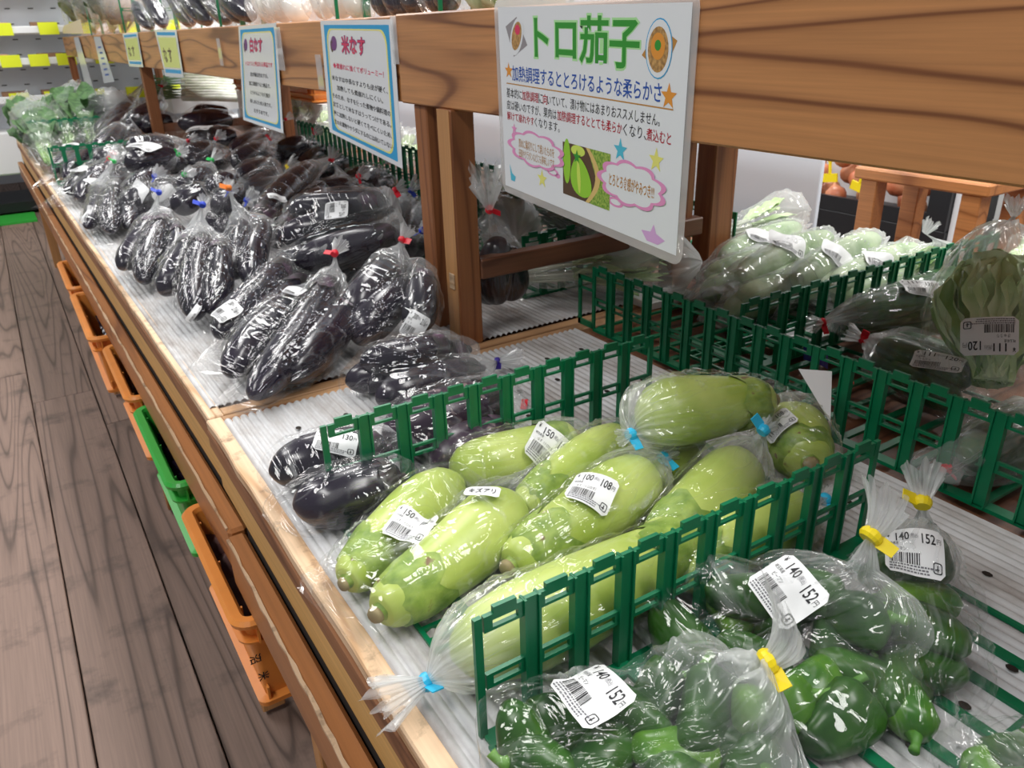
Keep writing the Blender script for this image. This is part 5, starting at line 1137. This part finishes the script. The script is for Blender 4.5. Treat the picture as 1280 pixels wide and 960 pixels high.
bunch('pale greens low under the cross rail beside the posts', at(650,345,.05), at(840,330,.06), 20, .035, (M_leafp, M_leek), sd=3, film=M_filmh, filmlabel='hazy bag around pale greens low under the cross rail', R=.045)
bunch('pale striped greens inside the divider right of the posts', at(905,290,.07), at(985,268,.08), 18, .03, (M_leafp, M_leek), sd=4, film=M_filmh, filmlabel='hazy bag around striped greens right of the posts', R=.04)
far_g = [((62,205,.04), (42,150,.10)), ((90,195,.04), (76,140,.11)), ((118,188,.04), (104,135,.13)), ((44,180,.04), (34,140,.10)), ((64,150,.12), (100,128,.15)), ((110,150,.10), (140,138,.14)), ((60,135,.10), (100,122,.12))]
nm_ = ['nearest the rim', 'second from the rim', 'against the black heap', 'at the far corner of the counter', 'lying on top of the upright ones', 'lying farthest back', 'lying across the top at the left']
for i, (a, b) in enumerate(far_g):
    bunch('bagged dark leafy greens '+nm_[i], at(*a), at(*b), 30, .10, (M_leaf, M_leafd), sd=20+i, film=M_filmg, filmlabel='clear bag of far leafy greens '+nm_[i], R=.085)
for i in range(9):
    hh = .17-.008*i; a_ = at(306+2*(i % 3), 97+3.4*i, hh); b_ = at(228+5*(i % 2), 94+3.6*i, hh+.01); c_ = at(178+4*(i % 3), 99+3.0*i, hh)
    t_ = empty('leek', a_-Vector((0, 0, .02)), 'long white leek behind the black heap, '+['farthest', 'second farthest', 'third farthest', 'fourth farthest', 'middle', 'fourth nearest', 'third nearest', 'second nearest', 'nearest'][i]+' of the row', 'leek', 'leeks behind the heap')
    m = MB(); m.tube([a_, (a_+b_)/2+Vector((0, 0, .004)), b_], [.017, .016, .015], 8); m.obj('shank', M_leek, t_, smooth=True)
    m = MB(); blade(m, b_, c_, .05, (0, 0, 1), seed=i, curl=.05); blade(m, b_, c_+Vector((.02, .05, -.01)), .05, (0, 0, 1), seed=i+9, curl=-.03); m.obj('leaves', M_leaf, t_, smooth=True)
m = MB(); q0, q1 = at(175,125,.02), at(312,132,.02); m.box((min(q0.x, q1.x), min(q0.y, q1.y), ZT+.006), (max(q0.x, q1.x), max(q0.y, q1.y)+.45, ZT+.10)); o = m.obj('foam_box', M_white, origin=((q0.x+q1.x)/2, (q0.y+q1.y)/2, ZT+.006)); tag(o, 'white foam box under the row of leeks', 'box')
for i, (px, py, h) in enumerate(((400,165,.07), (440,180,.07), (470,192,.06), (395,190,.04), (350,150,.09), (325,145,.09), (500,205,.05), (380,150,.10), (310,135,.10))):
    c = at(px, py, h); bunch(('pale bagged greens behind the lattice, %s' % ['below the grey picture sign', 'left part of the blue sign', 'middle of the blue sign', 'low left of the blue sign', 'right of the grey picture sign', 'behind the grey picture sign', 'by the post', 'highest of the row', 'farthest of the row'][i]),
        c, c+Vector((.10, .12, .03)), 12, .05, (M_leafp, M_leek), sd=50+i, film=M_filmh, filmlabel='hazy bag of pale greens behind the lattice, %s' % ['first', 'second', 'third', 'lowest', 'fifth', 'sixth', 'nearest the post', 'topmost', 'farthest'][i]+' along it', R=.055)

# ------------------------------------------------------------------ goods on the upper shelf
def SHX(px, py, x): return atx(px, py, x)
USZ = CH+.018*S
def shelf_bag(desc, short, kind, pts, r=.03, tie=None, film=None, labels=()):
    eggs = [(SHX(a, b, x), SHX(c, d, x)) for a, b, c, d, x in pts]
    lo = min(min(p.z, q.z) for p, q in eggs); cx = sum((p+q for p, q in eggs), Vector())/(2*len(eggs)); top = max(max(p.z, q.z) for p, q in eggs)
    return egg_bag(desc, eggs, Vector((cx.x, cx.y, lo-.03)), Vector((cx.x, cx.y, top+.05)), .14, kind, r=r, tie=tie, film=film or M_filmd, short=short, parts=False, M=60, K=40, floor=USZ+.001, tail=.02 if tie else 0, labels=labels)
shelf_bag('clear bag of black eggplants on the upper shelf, left of the grey picture sign', 'bag on the upper shelf left of the grey picture sign', 'black', [(205,-20,238,30,1.45), (225,-25,262,28,1.45), (240,-25,285,26,1.45)], r=.036)
shelf_bag('second clear bag of black eggplants on the upper shelf, over the grey picture sign', 'second bag on the upper shelf', 'black', [(255,-22,300,24,1.42), (270,-25,318,22,1.42)], r=.03)
shelf_bag('clear bag with a black eggplant on the upper shelf over the small yellow sign', 'bag over the small yellow sign', 'black', [(180,-5,205,32,1.45), (170,5,190,34,1.45)], r=.03)
shelf_bag('clear bag of white radishes on the upper shelf, left one with a small label', 'left radish bag on the upper shelf', 'radish', [(318,-20,340,22,1.42), (335,-20,358,20,1.42), (350,-20,378,20,1.42)], r=.03, film=M_filmh)
shelf_bag('clear bag of white radishes on the upper shelf over the blue-bordered sign', 'right radish bag on the upper shelf', 'radish', [(392,-20,410,18,1.42), (412,-20,432,16,1.42), (432,-20,452,16,1.42)], r=.024, film=M_filmh)
shelf_bag('clear bag of black eggplants on the upper shelf left of the beam joint', 'bag on the upper shelf left of the beam joint', 'black', [(468,-20,488,14,1.40), (482,-20,512,12,1.40), (500,-22,528,10,1.40)], r=.024)
shelf_bag('clear bag of black eggplants on the upper shelf right of the beam joint', 'bag on the upper shelf right of the beam joint', 'black', [(535,-22,552,8,1.38), (548,-22,568,8,1.38)], r=.02)
shelf_bag('clear bag of pale gourds on the upper shelf over the big sign', 'bag over the big sign', 'gourd', [(585,-22,615,4,1.38), (605,-22,650,2,1.38), (640,-24,700,-2,1.38)], r=.022)
for i, (px, x) in enumerate(((98,1.5), (118,1.5), (140,1.5), (155,1.6))):
    a = SHX(px, 40, x); b = SHX(px+4, -18, x)
    bunch('bagged greens on the far part of the upper shelf, %s' % ['leftmost', 'second from the left', 'third from the left', 'rightmost'][i], a, b, 22, .14, (M_leaf, M_leafp), sd=70+i, film=M_filmg, filmlabel='hazy bag of greens on the upper shelf, %s' % ['leftmost', 'second', 'third', 'rightmost'][i], R=.13)
m = MB(); q = [SHX(76, 42, 1.25), SHX(104, 42, 1.25), SHX(100, 24, 1.25), SHX(80, 32, 1.25)]; off = Vector((.002, 0, 0)); m.add(q+[p+off for p in q], [(0,1,2,3),(7,6,5,4),(0,4,5,1),(1,5,6,2),(2,6,7,3),(3,7,4,0)])
o = m.obj('paper_card', plain('cream_card', (.85,.72,.5), .5), origin=q[0]); tag(o, 'cream card leaning at the far end of the upper shelf', 'card')

# ------------------------------------------------------------------ background on the right
t_ = empty('partition_panel', P(3.52, 5.8, -2.45), 'plain white partition panel seen between the right posts and the stool', 'panel')
m = MB(); m.box(P(3.50, 2.585, -1.5), P(3.53, 14.0, .6)); m.obj('board', plain('cool_white_board', (0.78, 0.86, 0.96), 0.5), t_, bevel=.002); m = MB()
for yy in (2.7, 6.0, 13.5): m.box(P(3.505, yy, -2.45), P(3.525, yy+.05, -1.5))
m.obj('feet', M_shelfw, t_)
st = empty('stool', P(4.2, 2.36, -2.45), 'orange-brown wooden stool with a flat top, standing right of the white panel', 'stool')
m = MB(); m.box(P(4.0, 1.99, -.815), P(4.55, 2.74, -.752)); m.obj('seat', M_stool, st, bevel=.004)
for xx, yy in ((4.02, 2.03), (4.02, 2.60), (4.44, 2.03), (4.44, 2.60)):
    m = MB(); m.box(P(xx, yy, -2.45), P(xx+.10, yy+.10, -.815)); m.obj('leg', M_stool, st, bevel=.002)
for yy in (2.06, 2.63): m = MB(); m.box(P(4.1, yy, -1.9), P(4.46, yy+.05, -1.83)); m.obj('stretcher', M_stool, st)
ch = empty('chiller_cabinet', P(6.3, 4.4, -2.45), 'black chiller cabinet with white back, behind the stool', 'cabinet')
m = MB(); m.box(P(6.0, 3.25, -2.45), P(6.7, 6.5, -1.52)); m.obj('plinth', M_black, ch, bevel=.004)
m = MB(); m.box(P(6.0, 3.25, -1.52), P(6.7, 3.42, .2)); m.obj('end_panel', M_black, ch)
m = MB(); m.box(P(6.66, 3.42, -1.52), P(6.7, 6.5, .2)); m.obj('back_panel', M_shelfw, ch)
m = MB(); m.box(P(6.0, 3.42, -1.52), P(6.04, 6.5, -1.40)); m.obj('front_rail', M_black, ch)
m = MB(); m.box(P(6.05, 3.18, -1.9), P(6.3, 3.245, .2)); m.obj('door_edge', M_shelfw, ch)
rr = random.Random(8)
on = MB(); vs, fs = [], []
bpy_on = None
def onion_mesh():
    m = MB(); m.tube([(0,0,-.038), (0,0,-.034), (0,0,-.02), (0,0,0), (0,0,.018), (0,0,.030), (0,0,.040), (0,0,.050)], [.008, .022, .036, .040, .034, .020, .007, .004], 12); return m.mesh('onion', M_onion, smooth=True)
OM = onion_mesh()
for i in range(26):
    y = 3.62+.19*(i % 9)+rr.uniform(-.03, .03); row = i//9
    o = bpy.data.objects.new('onion', OM); COL.objects.link(o); o.location = P(6.14+.2*(i % 2)+.05*row, y, -1.42+.16*row+(.0)); o.rotation_euler = (rr.uniform(-1, 1), rr.uniform(-1, 1), rr.uniform(0, 6))
    tag(o, 'reddish brown onion heaped on the black chiller ledge', 'onion', 'onions on the chiller ledge')
ty = MB(); ty.tube([(0,0,0), (.0,0,.04), (.0,.015,.07), (0,.0,.09), (0,-.015,.07), (0,0,.04)], .006, 6); ty.box((-.004,-.03,-.03), (.004,.03,.0)); TM = ty.mesh('bag_tag', TIE['yellow'])
for i, y in enumerate((4.05, 4.35, 4.62)):
    o = bpy.data.objects.new('bag_tag', TM); COL.objects.link(o); o.location = P(6.02, y, -1.22-.04*(i == 0)); o.rotation_euler = (rr.uniform(-.5, .5), 0, 0); tag(o, 'yellow plastic tag with a loop on the onions in the chiller', 'tag', 'yellow tags on the onions')
oc = crate('thin orange crate rim showing behind the signs, above the pale greens', 2.62, 7.7, 10.6, -.46, M_ocrate, depth=.5, h=.15)
m = MB(); m.box(P(2.7, 7.6, -1.0), P(3.1, 10.7, -.62)); o = m.obj('riser_block', M_white, origin=P(2.9, 9, -1.0)); tag(o, 'white riser block under the thin orange crate', 'block')
m = MB(); m.box(P(2.45, 3.35, -1.0), P(2.47, 3.36, -.99))
